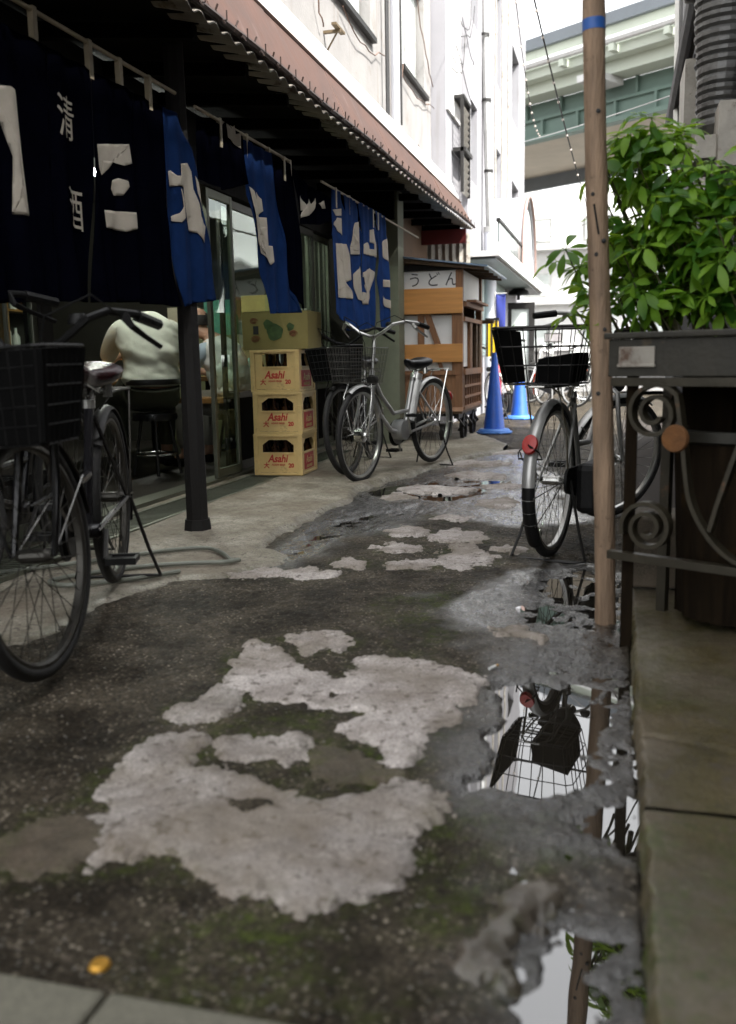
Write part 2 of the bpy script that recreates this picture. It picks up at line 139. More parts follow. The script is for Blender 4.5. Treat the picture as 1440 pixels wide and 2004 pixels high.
m_intwall = M('smoky_interior_wall', (.018, .017, .011), .85, var=.3, scale=3)
m_intwood = M('counter_wood', (.26, .13, .035), .5, var=.25, stretch=(1, 6, 1))
m_bronze = M('bronze_window_frame', (.045, .042, .035), .38, .5, var=.2)
m_alugreen = M('tarnished_aluminium_frame', (.17, .18, .14), .42, .6, var=.2)
m_shirt = M('cream_cotton_shirt', (.68, .70, .60), .9, var=.05, bump=.25, bscale=30)
m_shirt2 = M('pale_blue_shirt', (.36, .44, .52), .9, var=.1, bump=.2, bscale=30)
m_vest = M('light_grey_vest', (.58, .58, .56), .9, var=.06, bump=.25, bscale=25)
m_trouser = M('olive_trousers', (.07, .075, .05), .9, var=.15, bump=.3, bscale=25)
m_trouser2 = M('grey_trousers', (.22, .22, .19), .9, var=.12)
m_skin = M('skin', (.42, .24, .16), .55, var=.1, bump=.05)
m_hair = M('black_hair', (.012, .010, .009), .5, var=.3, bump=.5, bscale=140)
m_belt = M('black_belt', (.01, .01, .01), .4)
m_cartwood = M('brown_cart_timber', (.22, .105, .048), .65, var=.3, scale=5, stretch=(7, 7, .7), bump=.25, spot=((.07, .03, .015), .64, 6))
m_cartboard = M('orange_varnished_board', (.50, .23, .06), .5, var=.16, scale=4, stretch=(.7, 1, 8), bump=.1)
m_cartdark = M('aged_dark_timber', (.12, .075, .04), .7, var=.35, stretch=(5, .8, 5), bump=.3)
m_paper = M('white_panel', (.72, .72, .70), .6, var=.05)
m_tin = M('blue_tin_roof', (.16, .22, .30), .35, .6, var=.3, spot=((.1, .07, .05), .6, 6))
m_iron = M('black_iron', (.014, .012, .012), .55, .4, var=.3, spot=((.07, .035, .02), .62, 20))
m_cone = M('blue_cone_plastic', (.013, .085, .42), .45, var=.15, spot=((.03, .06, .20), .60, 11), streak=((.03, .06, .18), .6))
m_conebase = M('light_blue_plastic', (.06, .18, .50), .5, var=.1)
m_yellow = M('yellow_reflective', (.75, .50, .02), .45, var=.1)
m_hose = M('grey_green_hose', (.17, .18, .15), .42, var=.2)
m_poleM = M('weathered_bamboo_pole', (.27, .185, .12), .7, var=.4, scale=5, stretch=(6, 6, .8), spot=((.06, .035, .02), .60, 18), streak=((.10, .065, .04), .5), bump=.6, bscale=26)
m_bluetape = M('blue_tape', (.03, .12, .42), .5)
m_trough = M('weathered_grey_trough', (.026, .0245, .018), .6, .15, var=.3, scale=5, spot=((.08, .06, .035), .6, 14), streak=((.035, .03, .022), .5), bump=.2)
m_scroll = M('grey_wrought_iron', (.034, .029, .018), .45, .3, var=.3, spot=((.12, .06, .03), .6, 24))
m_leaf = None
m_stem = M('green_brown_stem', (.09, .085, .04), .7, var=.3)
m_soil = M('potting_soil', (.02, .014, .01), .95, var=.4)
m_barkdark = M('mossy_dark_wood', (.012, .0078, .004), .9, var=.5, stretch=(8, 8, .8), bump=.4, spot=((.04, .022, .007), .6, 8), spec=.1, streak=((.006, .004, .002), .48))
m_rust = M('rust', (.12, .05, .014), .85, var=.35, scale=14, bump=.3)
m_green1 = M('green_steel', (.11, .165, .14), .6, .1, var=.15, scale=.8)
m_bridge = M('pale_green_bridge_paint', (.46, .50, .43), .6, var=.08, scale=.6, streak=((.32, .3, .27), .66))
m_bridgegrey = M('bridge_parapet_grey', (.16, .18, .2), .6, var=.12, scale=.8)
m_beige = M('beige_soffit_panels', (.42, .37, .30), .8, var=.12, scale=.8)
m_duct = M('dented_aluminium_duct', (.10, .10, .097), .45, .5, var=.35, scale=12, bump=.5, bscale=25)
m_banner = M('dark_blue_banner', (.012, .022, .16), .85, var=.2)
m_glassy = M('dark_window_pane', (.12, .14, .14), .12, var=.3, bump=0)
m_frost = M('frosted_window_pane', (.52, .56, .54), .25, var=.1, bump=.05)
m_redcloth = M('red_panel', (.5, .035, .03), .5); m_reddark = M('dark_red_board', (.12, .01, .008), .6)
m_cable = M('black_cable', (.015, .015, .015), .6)
m_pipe = M('white_vinyl_pipe', (.48, .49, .53), .42, var=.05)
m_kerb = M('granite_kerb', (.135, .128, .098), .8, var=.18, scale=70, bump=.4, bscale=120, spot=((.16, .15, .13), .58, 5))
m_plastic = M('milky_plastic_bag', (.5, .56, .52), .35, var=.2, bump=.6, bscale=14)
m_gold = M('gold_bottle_cap', (.60, .32, .05), .35, .6, var=.2)
m_tileW = None
def tile_mat():
    mt = M('white_wall_tile', (.66, .65, .64), .45, var=.06); n = mt.node_tree.nodes; l = mt.node_tree.links; b = n['Principled BSDF']
    tc = n.new('ShaderNodeTexCoord'); mp = n.new('ShaderNodeMapping'); mp.inputs['Rotation'].default_value = (0, 0, 0); l.new(tc.outputs['Object'], mp.inputs[0])
    sp = n.new('ShaderNodeSeparateXYZ'); cb = n.new('ShaderNodeCombineXYZ'); ad = n.new('ShaderNodeMath'); l.new(tc.outputs['Object'], sp.inputs[0])
    l.new(sp.outputs[0], ad.inputs[0]); l.new(sp.outputs[1], ad.inputs[1]); l.new(ad.outputs[0], cb.inputs[0]); l.new(sp.outputs[2], cb.inputs[1])
    br = n.new('ShaderNodeTexBrick'); br.inputs['Scale'].default_value = 9; br.inputs['Color1'].default_value = (.66, .65, .64, 1); br.inputs['Color2'].default_value = (.6, .6, .6, 1)
    br.inputs['Mortar'].default_value = (.4, .38, .36, 1); br.inputs['Mortar Size'].default_value = .03
    l.new(cb.outputs[0], br.inputs['Vector']); l.new(br.outputs[0], b.inputs['Base Color']); return mt
m_tileW = tile_mat()
def leaf_mat(name, a, bcol, back):
    mt = bpy.data.materials.new(name); mt.use_nodes = True; n = mt.node_tree.nodes; l = mt.node_tree.links; b = n['Principled BSDF']
    oi = n.new('ShaderNodeObjectInfo'); tc = n.new('ShaderNodeTexCoord'); nz = n.new('ShaderNodeTexNoise'); nz.inputs['Scale'].default_value = 6
    ge = n.new('ShaderNodeNewGeometry'); l.new(ge.outputs['Position'], nz.inputs['Vector'])
    cr = n.new('ShaderNodeValToRGB'); cr.color_ramp.elements[0].color = tuple(a) + (1,); cr.color_ramp.elements[1].color = tuple(bcol) + (1,)
    cr.color_ramp.elements[0].position = .30; cr.color_ramp.elements[1].position = .75
    ad = n.new('ShaderNodeMath'); ad.operation = 'ADD'; m2 = n.new('ShaderNodeMath'); m2.operation = 'MULTIPLY_ADD'; m2.inputs[1].default_value = .7; m2.inputs[2].default_value = -.35; l.new(oi.outputs['Random'], m2.inputs[0]); l.new(nz.outputs[0], ad.inputs[0]); l.new(m2.outputs[0], ad.inputs[1]); l.new(ad.outputs[0], cr.inputs[0]); l.new(cr.outputs[0], b.inputs['Base Color'])
    b.inputs['Roughness'].default_value = .42; b.inputs['Specular IOR Level'].default_value = .3
    tr = n.new('ShaderNodeBsdfTranslucent'); tr.inputs[0].default_value = tuple(back) + (1,); mx = n.new('ShaderNodeMixShader'); mx.inputs[0].default_value = .4
    l.new(b.outputs[0], mx.inputs[1]); l.new(tr.outputs[0], mx.inputs[2]); l.new(mx.outputs[0], n['Material Output'].inputs[0]); return mt
m_leaf = leaf_mat('glossy_green_leaf', (.03, .10, .012), (.18, .33, .03), (.36, .58, .035))
m_leaf2 = leaf_mat('dark_plant_leaf', (.015, .04, .012), (.03, .07, .02), (.05, .12, .02))

# ---------------------------------------------------------------- builders
def things_props(o, label=None, cat=None, group=None, kind=None):
    if label: o['label'] = label
    if cat: o['category'] = cat
    if group: o['group'] = group
    if kind: o['kind'] = kind
    return o
def thing(name, label, cat, loc=(0, 0, 0), rz=0, group=None):
    o = bpy.data.objects.new(name, None); C.objects.link(o); o.location = loc; o.rotation_euler = (0, 0, rz); o.empty_display_size = .1
    return things_props(o, label, cat, group)
class MB:
    def __init__(s, xf=None): s.v = []; s.f = []; s.xf = xf
    def add(s, vs, fs):
        k = len(s.v)
        if s.xf: vs = [s.xf(Vector(v)) for v in vs]
        s.v += [tuple(v) for v in vs]; s.f += [tuple(i + k for i in f) for f in fs]; return s
    def box(s, a, b, rot=None, piv=None):
        x0, y0, z0 = a; x1, y1, z1 = b
        vs = [Vector(p) for p in ((x0, y0, z0), (x1, y0, z0), (x1, y1, z0), (x0, y1, z0), (x0, y0, z1), (x1, y0, z1), (x1, y1, z1), (x0, y1, z1))]
        if rot is not None:
            pv = Vector(piv if piv else ((x0 + x1) / 2, (y0 + y1) / 2, (z0 + z1) / 2)); vs = [rot @ (v - pv) + pv for v in vs]
        return s.add(vs, [(0, 3, 2, 1), (4, 5, 6, 7), (0, 1, 5, 4), (1, 2, 6, 5), (2, 3, 7, 6), (3, 0, 4, 7)])
    def hexa(s, vs): return s.add(vs, [(0, 3, 2, 1), (4, 5, 6, 7), (0, 1, 5, 4), (1, 2, 6, 5), (2, 3, 7, 6), (3, 0, 4, 7)])
    def quad(s, *vs): return s.add(vs, [tuple(range(len(vs)))])
    def tube(s, pts, r, n=6, closed=False, cap=True, flat=None):
        pts = [Vector(p) for p in pts]; N = len(pts); rr = r if hasattr(r, '__len__') else [r] * N
        vs = []; prev = None
        for i, p in enumerate(pts):
            if closed: t = pts[(i + 1) % N] - pts[i - 1]
            else: t = pts[min(i + 1, N - 1)] - pts[max(i - 1, 0)]
            if t.length < 1e-9: t = Vector((0, 0, 1))
            t.normalize()
            if prev is None:
                a = Vector((0, 0, 1)) if abs(t.z) < .9 else Vector((1, 0, 0)); u = t.cross(a).normalized()
            else:
                u = prev - t * prev.dot(t); u = u.normalized() if u.length > 1e-6 else t.orthogonal().normalized()
            prev = u; v = t.cross(u)
            for j in range(n):
                an = 2 * PI * j / n
                if flat: vs.append(p + u * math.cos(an) * rr[i] * flat[0] + v * math.sin(an) * rr[i] * flat[1])
                else: vs.append(p + (u * math.cos(an) + v * math.sin(an)) * rr[i])
        fs = []
        for i in range(N if closed else N - 1):
            for j in range(n):
                a = i * n + j; b = i * n + (j + 1) % n; i2 = (i + 1) % N; fs.append((a, b, i2 * n + (j + 1) % n, i2 * n + j))
        if cap and not closed: fs += [tuple(range(n))[::-1], tuple((N - 1) * n + j for j in range(n))]
        return s.add(vs, fs)
    def lathe(s, prof, c=(0, 0, 0), n=24, axis='z', cap=False):
        vs = []; c = Vector(c)
        for (r, h) in prof:
            for j in range(n):
                a = 2 * PI * j / n; x, y = r * math.cos(a), r * math.sin(a)
                vs.append(c + (Vector((x, y, h)) if axis == 'z' else Vector((x, h, y)) if axis == 'y' else Vector((h, x, y))))
        fs = [(i * n + j, i * n + (j + 1) % n, (i + 1) * n + (j + 1) % n, (i + 1) * n + j) for i in range(len(prof) - 1) for j in range(n)]
        if cap: fs += [tuple(range(n))[::-1], tuple((len(prof) - 1) * n + j for j in range(n))]
        return s.add(vs, fs)
    def strip(s, pa, pb):
        k = len(pa); return s.add(list(pa) + list(pb), [(i, i + 1, k + i + 1, k + i) for i in range(k - 1)])
    def loft(s, rings, cap=True, closed=True):
        n = len(rings[0]); vs = [p for r in rings for p in r]; jn = n if closed else n - 1
        fs = [(i * n + j, i * n + (j + 1) % n, (i + 1) * n + (j + 1) % n, (i + 1) * n + j) for i in range(len(rings) - 1) for j in range(jn)]
        if cap: fs += [tuple(range(n))[::-1], tuple((len(rings) - 1) * n + j for j in range(n))]
        return s.add(vs, fs)
    def build(s, name, mat, parent=None, smooth=False, world=False, kind=None, label=None, bevel=0, weld=False):
        me = bpy.data.meshes.new(name)
        vs = s.v
        if world and parent is not None:
            L = ppos(parent); vs = [(a - L[0], b - L[1], c - L[2]) for a, b, c in vs]
        me.from_pydata(vs, [], s.f); me.materials.append(mat)
        bm = bmesh.new(); bm.from_mesh(me)
        if weld: bmesh.ops.remove_doubles(bm, verts=bm.verts, dist=1e-4)
        bmesh.ops.recalc_face_normals(bm, faces=bm.faces); bm.to_mesh(me); bm.free()
        if smooth:
            me.polygons.foreach_set('use_smooth', [True] * len(me.polygons))
            try: me.set_sharp_from_angle(angle=math.radians(40))
            except Exception: pass
        o = bpy.data.objects.new(name, me); C.objects.link(o)
        if parent is not None: o.parent = parent
        if bevel:
            b = o.modifiers.new('bevel', 'BEVEL'); b.width = bevel; b.segments = 2; b.limit_method = 'ANGLE'
        if kind: o['kind'] = kind
        if label: o['label'] = label
        return o
def ppos(p):
    L = Vector((0, 0, 0))
    while p is not None: L = L + Vector(p.location); p = p.parent
    return L
def rotm(axis, deg): return Matrix.Rotation(math.radians(deg), 3, axis)
def poly_clean(pts):
    return [p for i, p in enumerate(pts) if (Vector(p) - Vector(pts[i - 1])).length > 1e-5]
def copy_tree(o, parent=None):
    c = o.copy(); C.objects.link(c)
    if parent is not None: c.parent = parent
    for ch in list(o.children): copy_tree(ch, c)
    return c
def text_mesh(body, size, extrude=0.0006, res=3, off=0.):
    cu = bpy.data.curves.new('lettering', 'FONT'); cu.body = body; cu.size = size; cu.extrude = extrude; cu.resolution_u = res; cu.offset = off
    cu.align_x = 'CENTER'; cu.align_y = 'CENTER'
    o = bpy.data.objects.new('tmp_text', cu); C.objects.link(o)
    dg = bpy.context.evaluated_depsgraph_get(); me = bpy.data.meshes.new_from_object(o.evaluated_get(dg))
    bpy.data.objects.remove(o); return me
def text_obj(name, body, size, mat, parent, origin, xdir, ydir, sx=1., sy=1., shear=0., bold=0.):
    """lettering as thin raised print; origin, xdir and ydir in the parent's space"""
    me = text_mesh(body, size, off=bold); X = Vector(xdir).normalized(); Y = Vector(ydir).normalized(); Z = X.cross(Y); O = Vector(origin)
    for v in me.vertices:
        x, y, z = v.co; v.co = O + X * (x * sx + y * shear) + Y * (y * sy) + Z * z
    me.materials.clear(); me.materials.append(mat)
    o = bpy.data.objects.new(name, me); C.objects.link(o); o.parent = parent
    return o

# ---------------------------------------------------------------- value noise for the relief
PERM = np.random.RandomState(11).rand(512, 512)
def vnoise(x, y):
    xi = np.floor(x).astype(int); yi = np.floor(y).astype(int); fx = x - xi; fy = y - yi
    fx = fx * fx * (3 - 2 * fx); fy = fy * fy * (3 - 2 * fy)
    a = PERM[xi % 512, yi % 512]; b = PERM[(xi + 1) % 512, yi % 512]; c = PERM[xi % 512, (yi + 1) % 512]; d = PERM[(xi + 1) % 512, (yi + 1) % 512]
    return (a * (1 - fx) + b * fx) * (1 - fy) + (c * (1 - fx) + d * fx) * fy - .5
def fbm(x, y, f, o=4, g=.5):
    s = 0; a = 1.
    for i in range(o): s = s + a * vnoise(x * f + 13.7 * i, y * f + 7.3 * i); f *= 2.03; a *= g
    return s
def sdf(poly, x, y):
    """signed distance, positive inside"""
    P = np.array(poly); x0, y0 = P.min(0) - .4; x1, y1 = P.max(0) + .4
    out = np.full(x.shape, -.4); k = (x > x0) & (x < x1) & (y > y0) & (y < y1)
    if not k.any(): return out
    px, py = x[k], y[k]; d = np.full(px.shape, 9.); ins = np.zeros(px.shape, bool)
    for i in range(len(P)):
        ax, ay = P[i - 1]; bx, by = P[i]; ex, ey = bx - ax, by - ay
        t = np.clip(((px - ax) * ex + (py - ay) * ey) / (ex * ex + ey * ey + 1e-12), 0, 1)
        d = np.minimum(d, np.hypot(px - ax - t * ex, py - ay - t * ey))
        if abs(ey) > 1e-9:
            c = ((ay > py) != (by > py)) & (px < (bx - ax) * (py - ay) / (by - ay) + ax); ins ^= c
    out[k] = np.where(ins, d, -d); return np.maximum(out, -.4)
def sm(t): t = np.clip(t, 0, 1); return t * t * (3 - 2 * t)
def jit(x, y, a=.02, f=14): return a * 2 * fbm(x, y, f, 3)
def zroad(x, y, attrs=False):
    z = .010 * fbm(x, y, 1.7, 3) + .0075 * fbm(x + 5, y, 12, 4, .6)
    z = z + .0030 * fbm(x + 3, y, 48, 3, .6) + .009 * sm((x + .35) / .25) * fbm(x, y + 2, 22, 4, .65)
    z = z - .0125 * sm((x + .42) / .42)                       # falls towards the gutter on the right
    for p in D['puddles']: z = z - .026 * sm((sdf(p, x, y) + jit(x, y, .03)) / .07 + .3)
    for p in D['shallow']: z = z - .012 * sm((sdf(p, x, y) + jit(x, y, .05)) / .15 + .3)
    ap = sdf(D['apron'][0], x, y); z = z - .02 * sm(ap / .08)
    z = np.where(x > .062, z - .02, z)
    if not attrs: return z
    wet = np.zeros_like(x); moss = np.zeros_like(x)
    for p in D['wet']: wet = np.maximum(wet, sm((sdf(p, x, y) + jit(x, y, .10, 4)) / .22 + .4))
    for p in D['puddles'] + D['shallow']: wet = np.maximum(wet, sm((sdf(p, x, y) + .06) / .06))
    for p in D['moss']: moss = np.maximum(moss, sm((sdf(p, x, y) + jit(x, y, .12, 5)) / .18 + .35))
    for p in D['patches']:
        d = sdf(p, x, y); moss = np.maximum(moss, .75 * sm(1 - np.abs(d) / .07))
    return z, wet, moss
def grid_mesh(name, X, Y, Z, mat, keep=None, attrs=None, parent=None, kind=None):
    r, c = X.shape; idx = np.arange(r * c).reshape(r, c)
    q = np.stack([idx[:-1, :-1], idx[:-1, 1:], idx[1:, 1:], idx[1:, :-1]], -1).reshape(-1, 4)
    if keep is not None:
        k = keep.ravel(); q = q[k[q].any(1)]
        used = np.unique(q); mp = np.full(r * c, -1); mp[used] = np.arange(len(used)); q = mp[q]
    else: used = np.arange(r * c)
    co = np.stack([X, Y, Z], -1).reshape(-1, 3)[used].astype(np.float32)
    me = bpy.data.meshes.new(name); me.vertices.add(len(co)); me.vertices.foreach_set('co', co.ravel())
    me.loops.add(q.size); me.loops.foreach_set('vertex_index', q.ravel().astype(np.int32))
    me.polygons.add(len(q)); me.polygons.foreach_set('loop_start', np.arange(0, q.size, 4, dtype=np.int32)); me.polygons.foreach_set('loop_total', np.full(len(q), 4, dtype=np.int32))
    me.update(calc_edges=True); me.polygons.foreach_set('use_smooth', np.ones(len(q), bool)); me.materials.append(mat)
    for n_, a in (attrs or {}).items():
        at = me.attributes.new(n_, 'FLOAT', 'POINT'); at.data.foreach_set('value', a.ravel()[used].astype(np.float32))
    o = bpy.data.objects.new(name, me); C.objects.link(o)
    if parent is not None: o.parent = parent
    if kind: o['kind'] = kind
    return o
def ground_mat(name, dark, light, stone, vor=95., patch=False):
    mt = bpy.data.materials.new(name); mt.use_nodes = True; n = mt.node_tree.nodes; l = mt.node_tree.links; b = n['Principled BSDF']
    tc = n.new('ShaderNodeTexCoord')
    def noise(s, d=6, r=.6):
        x = n.new('ShaderNodeTexNoise'); x.inputs['Scale'].default_value = s; x.inputs['Detail'].default_value = d; x.inputs['Roughness'].default_value = r; l.new(tc.outputs['Object'], x.inputs['Vector']); return x.outputs[0]
    def ramp(src, p0, c0, p1, c1):
        x = n.new('ShaderNodeValToRGB'); e = x.color_ramp.elements; e[0].position = p0; e[0].color = c0; e[1].position = p1; e[1].color = c1; l.new(src, x.inputs[0]); return x.outputs[0]
    def mix(f, a, c, mode='MIX'):
        x = n.new('ShaderNodeMixRGB'); x.blend_type = mode
        for i, s in ((0, f), (1, a), (2, c)):
            if isinstance(s, (int, float, tuple)): x.inputs[i].default_value = s
            else: l.new(s, x.inputs[i])
        return x.outputs[0]
    def math_(op, a, c):
        x = n.new('ShaderNodeMath'); x.operation = op; x.use_clamp = True
        for i, s in ((0, a), (1, c)):
            if isinstance(s, (int, float)): x.inputs[i].default_value = s
            else: l.new(s, x.inputs[i])
        return x.outputs[0]
    g3 = lambda v: tuple(v) + (1,)
    wh, bl = (1, 1, 1, 1), (0, 0, 0, 1)
    col = ramp(noise(3.2, 8, .65), .32, g3(dark), .70, g3(light))
    vo = n.new('ShaderNodeTexVoronoi'); vo.inputs['Scale'].default_value = vor; l.new(tc.outputs['Object'], vo.inputs['Vector'])
    sp = n.new('ShaderNodeSeparateColor'); l.new(vo.outputs['Color'], sp.inputs[0])
    stones = math_('MULTIPLY', ramp(sp.outputs[0], .62 if not patch else .9, bl, .95 if not patch else .97, wh), ramp(vo.outputs['Distance'], .28, wh, .46, bl))
    stones = math_('MULTIPLY', stones, ramp(noise(14, 5, .7), .30, bl, .55, wh))
    col = mix(math_('MULTIPLY', stones, .75 if not patch else .25), col, g3(stone))
    crev = ramp(vo.outputs['Distance'], .42, bl, .75, wh)
    col = mix(math_('MULTIPLY', crev, .6 if not patch else .12), col, g3([c * .25 for c in dark]))
    if not patch:
        v2 = n.new('ShaderNodeTexVoronoi'); v2.inputs['Scale'].default_value = 33; v2.inputs['Randomness'].default_value = 1.; l.new(tc.outputs['Object'], v2.inputs['Vector'])
        s2 = n.new('ShaderNodeSeparateColor'); l.new(v2.outputs['Color'], s2.inputs[0])
        big = math_('MULTIPLY', ramp(s2.outputs[1], .86, bl, .93, wh), ramp(v2.outputs['Distance'], .12, wh, .30, bl)); col = mix(math_('MULTIPLY', big, .6), col, (.14, .12, .10, 1))
        blot = ramp(noise(4.5, 5, .58), .38, (.42, .38, .33, 1), .62, (1.35, 1.3, 1.25, 1)); col = mix(1.0, col, blot, 'MULTIPLY')
    fine = ramp(noise(160, 4, .7), .35, (.55, .55, .55, 1), .65, (1.3, 1.3, 1.3, 1)); col = mix(1.0, col, fine, 'MULTIPLY')
    if patch:
        stain = ramp(noise(8, 5, .55), .46, bl, .60, wh); col = mix(math_('MULTIPLY', stain, .7), col, mix(.5, col, (.10, .075, .055, 1)))
        pit = ramp(noise(38, 3, .5), .60, bl, .66, wh); col = mix(math_('MULTIPLY', pit, .7), col, (.07, .058, .045, 1))
        w2 = n.new('ShaderNodeTexWave'); w2.inputs['Scale'].default_value = 1.6; w2.inputs['Distortion'].default_value = 14; w2.inputs['Detail'].default_value = 6; w2.inputs['Detail Scale'].default_value = 1.6; l.new(tc.outputs['Object'], w2.inputs['Vector'])
        crk = ramp(w2.outputs['Fac'], .0, wh, .035, bl); col = mix(math_('MULTIPLY', crk, .25), col, (.08, .07, .055, 1))
        stain2 = ramp(noise(2.4, 5, .55), .46, bl, .60, wh); col = mix(math_('MULTIPLY', stain2, .6), col, (.17, .14, .105, 1))
    am = n.new('ShaderNodeAttribute'); am.attribute_name = 'moss'; aw = n.new('ShaderNodeAttribute'); aw.attribute_name = 'wet'
    mf = math_('MULTIPLY', math_('MULTIPLY', am.outputs['Fac'], ramp(noise(26, 9, .8), .42, bl, .60, wh)), ramp(noise(6, 5, .7), .40, bl, .58, wh))
    col = mix(math_('MULTIPLY', mf, .85), col, ramp(noise(60, 4, .7), .35, (.024, .032, .006, 1), .7, (.085, .115, .018, 1)))
    wm = aw.outputs['Fac']
    col = mix(wm, col, mix(1.0, col, (.27, .27, .30, 1), 'MULTIPLY'))
    l.new(col, b.inputs['Base Color'])
    rn = noise(26, 6, .7)
    dry = ramp(rn, .3, (.44, .44, .44, 1), .7, (.78, .78, .78, 1)); wetr = ramp(rn, .35, (.07, .07, .07, 1), .65, (.34, .34, .34, 1))
    l.new(mix(wm, dry, wetr), b.inputs['Roughness'])
    sl = n.new('ShaderNodeMapRange'); sl.inputs[3].default_value = .14; sl.inputs[4].default_value = 1.0; l.new(wm, sl.inputs[0]); l.new(sl.outputs[0], b.inputs['Specular IOR Level'])
    l.new(wm, b.inputs['Coat Weight']); b.inputs['Coat IOR'].default_value = 1.75
    l.new(ramp(noise(40, 6, .75), .35, (.05, .05, .05, 1), .65, (.30, .30, .30, 1)), b.inputs['Coat Roughness'])
    bp = n.new('ShaderNodeBump'); bp.inputs['Strength'].default_value = .75 if not patch else .5; bp.inputs['Distance'].default_value = .006
    h = math_('ADD', math_('MULTIPLY', ramp(vo.outputs['Distance'], .1, wh, .6, bl), .45 if not patch else .06), math_('MULTIPLY', noise(45 if patch else 130, 8, .7), .7))
    l.new(h, bp.inputs['Height']); l.new(bp.outputs[0], b.inputs['Normal']); l.new(bp.outputs[0], b.inputs['Coat Normal'])
    return mt
m_asphalt = ground_mat('worn_asphalt', (.028, .0235, .016), (.082, .070, .052), (.33, .30, .25))
m_patch = ground_mat('worn_cement', (.25, .225, .21), (.46, .42, .39), (.32, .30, .27), 70, True)
m_patchl = ground_mat('pale_worn_cement', (.36, .32, .30), (.60, .55, .52), (.42, .40, .38), 70, True)
m_patchd = ground_mat('mossy_cement', (.055, .046, .033), (.125, .105, .08), (.17, .15, .12), 70, True)
m_apron = ground_mat('stained_apron_concrete', (.19, .172, .13), (.42, .385, .32), (.33, .30, .26), 80, True)
m_slab = ground_mat('damp_brown_slab', (.038, .032, .012), (.125, .10, .042), (.17, .14, .09), 90, True)
# ================================================================ THE SETTING
def structure(o): o['kind'] = 'structure'; return o
mb = MB(); mb.quad((-300, -300, -.09), (300, -300, -.09), (300, 400, -.09), (-300, 400, -.09)); structure(mb.build('ground', m_asphalt))
# alley surface as a height field, finer towards the near end
ys = [.45]
while ys[-1] < 24: ys.append(ys[-1] + max(.0055, .0052 * ys[-1]))
xs = np.arange(-2.75, .20, .0062)
X, Y = np.meshgrid(xs, np.array(ys)); Z, wet, moss = zroad(X, Y, True)
road = grid_mesh('alley_road', X, Y, Z, m_asphalt, attrs={'wet': wet, 'moss': moss}); structure(road)
def slab_patch(name, poly, h, mat, parent, edge=.012, res=.007, jag=.018, drop=.02, wetk=0., mossk=.25, kind=None, rough=.010, base=None):
    P = np.array(poly); x0, y0 = P.min(0) - .05; x1, y1 = P.max(0) + .05
    yy = [y0]
    while yy[-1] < y1: yy.append(yy[-1] + max(res, res * .8 * yy[-1] / 1.3))
    rx = max(res, res * .5 * y0)
    X, Y = np.meshgrid(np.arange(x0, x1, rx), np.array(yy)); d = sdf(poly, X, Y) + jag * 2.6 * fbm(X, Y, 10, 6, .68) + jag * 1.2 * (np.abs(fbm(X + 4, Y, 30, 4, .65)) - .15)
    zb = zroad(X, Y) if base is None else base(X, Y)
    zz = zb * .6 + h * sm(d / edge) + rough * fbm(X, Y, 7, 4, .62) + .003 * np.abs(fbm(X + 9, Y, 16, 4, .6)) + .0016 * fbm(X, Y, 60, 3) + .003 * sm((fbm(X, Y, 5, 3) - .02) / .03) + .001
    Z = np.where(d > 0, zz, zb - drop * sm(-d / (edge * 1.5)))
    mo = mossk * sm(1 - d / .06); mo = np.maximum(mo, 0)
    return grid_mesh(name, X, Y, Z, mat, keep=d > -edge * 1.5, attrs={'wet': np.full(X.shape, wetk), 'moss': mo}, parent=parent, kind=kind)
for i, p in enumerate(D['patches']):
    dark = i in (6, 7, 8)
    hh = .006 if not dark else .008
    o = slab_patch('cement_patch', p, hh, m_patchd if dark else m_patchl if (i in (0, 1, 2) or i > 8) else m_patch, road, wetk=.35 if i in (7,) else 0., jag=.02 if i < 9 else .03, mossk=.6 if dark else .25)
# raised concrete apron in front of the shop
ap = D['apron'][0]
def apbase(x, y): return -.02 + 0 * x
P = np.array(ap)
yy = [2.3]
while yy[-1] < 10.5: yy.append(yy[-1] + .0042 * yy[-1])
X, Y = np.meshgrid(np.arange(-2.86, -1.0, .011), np.array(yy)); d = sdf(ap, X, Y) + jit(X, Y, .025, 9)
Xi = X < -2.2; d = np.where(Xi, np.maximum(d, .25), d)
hgt = .028 * sm(d / .05) * np.clip((Y - 2.6) / 2.2, .35, 1)
Z = np.where(d > 0, .002 + hgt + .006 * fbm(X, Y, 3, 4) + .0012 * fbm(X, Y, 50, 3), -.03)
drain = (np.abs(X + 2.50 ) < .13) ; Z = np.where(drain & (Y < 8.5), Z - .05, Z)
wetA = sm((.10 - d) / .1) * .15
structure(grid_mesh('concrete_apron', X, Y, Z, m_apron, keep=d > -.02, attrs={'wet': wetA, 'moss': .5 * sm(1 - d / .1)}))
apron = bpy.data.objects['concrete_apron']
# drain grating with its bars
mb = MB(); y = 2.6
while y < 8.4: mb.box((-2.61, y, .008), (-2.39, y + .012, .026)); y += .038
mb.build('drain_grate', m_alugreen, apron, kind='stuff')
mb = MB(); mb.box((-2.635, 2.6, .0), (-2.612, 8.45, .030)); mb.box((-2.388, 2.6, .0), (-2.365, 8.45, .030)); mb.build('grate_frame', m_alugreen, apron)
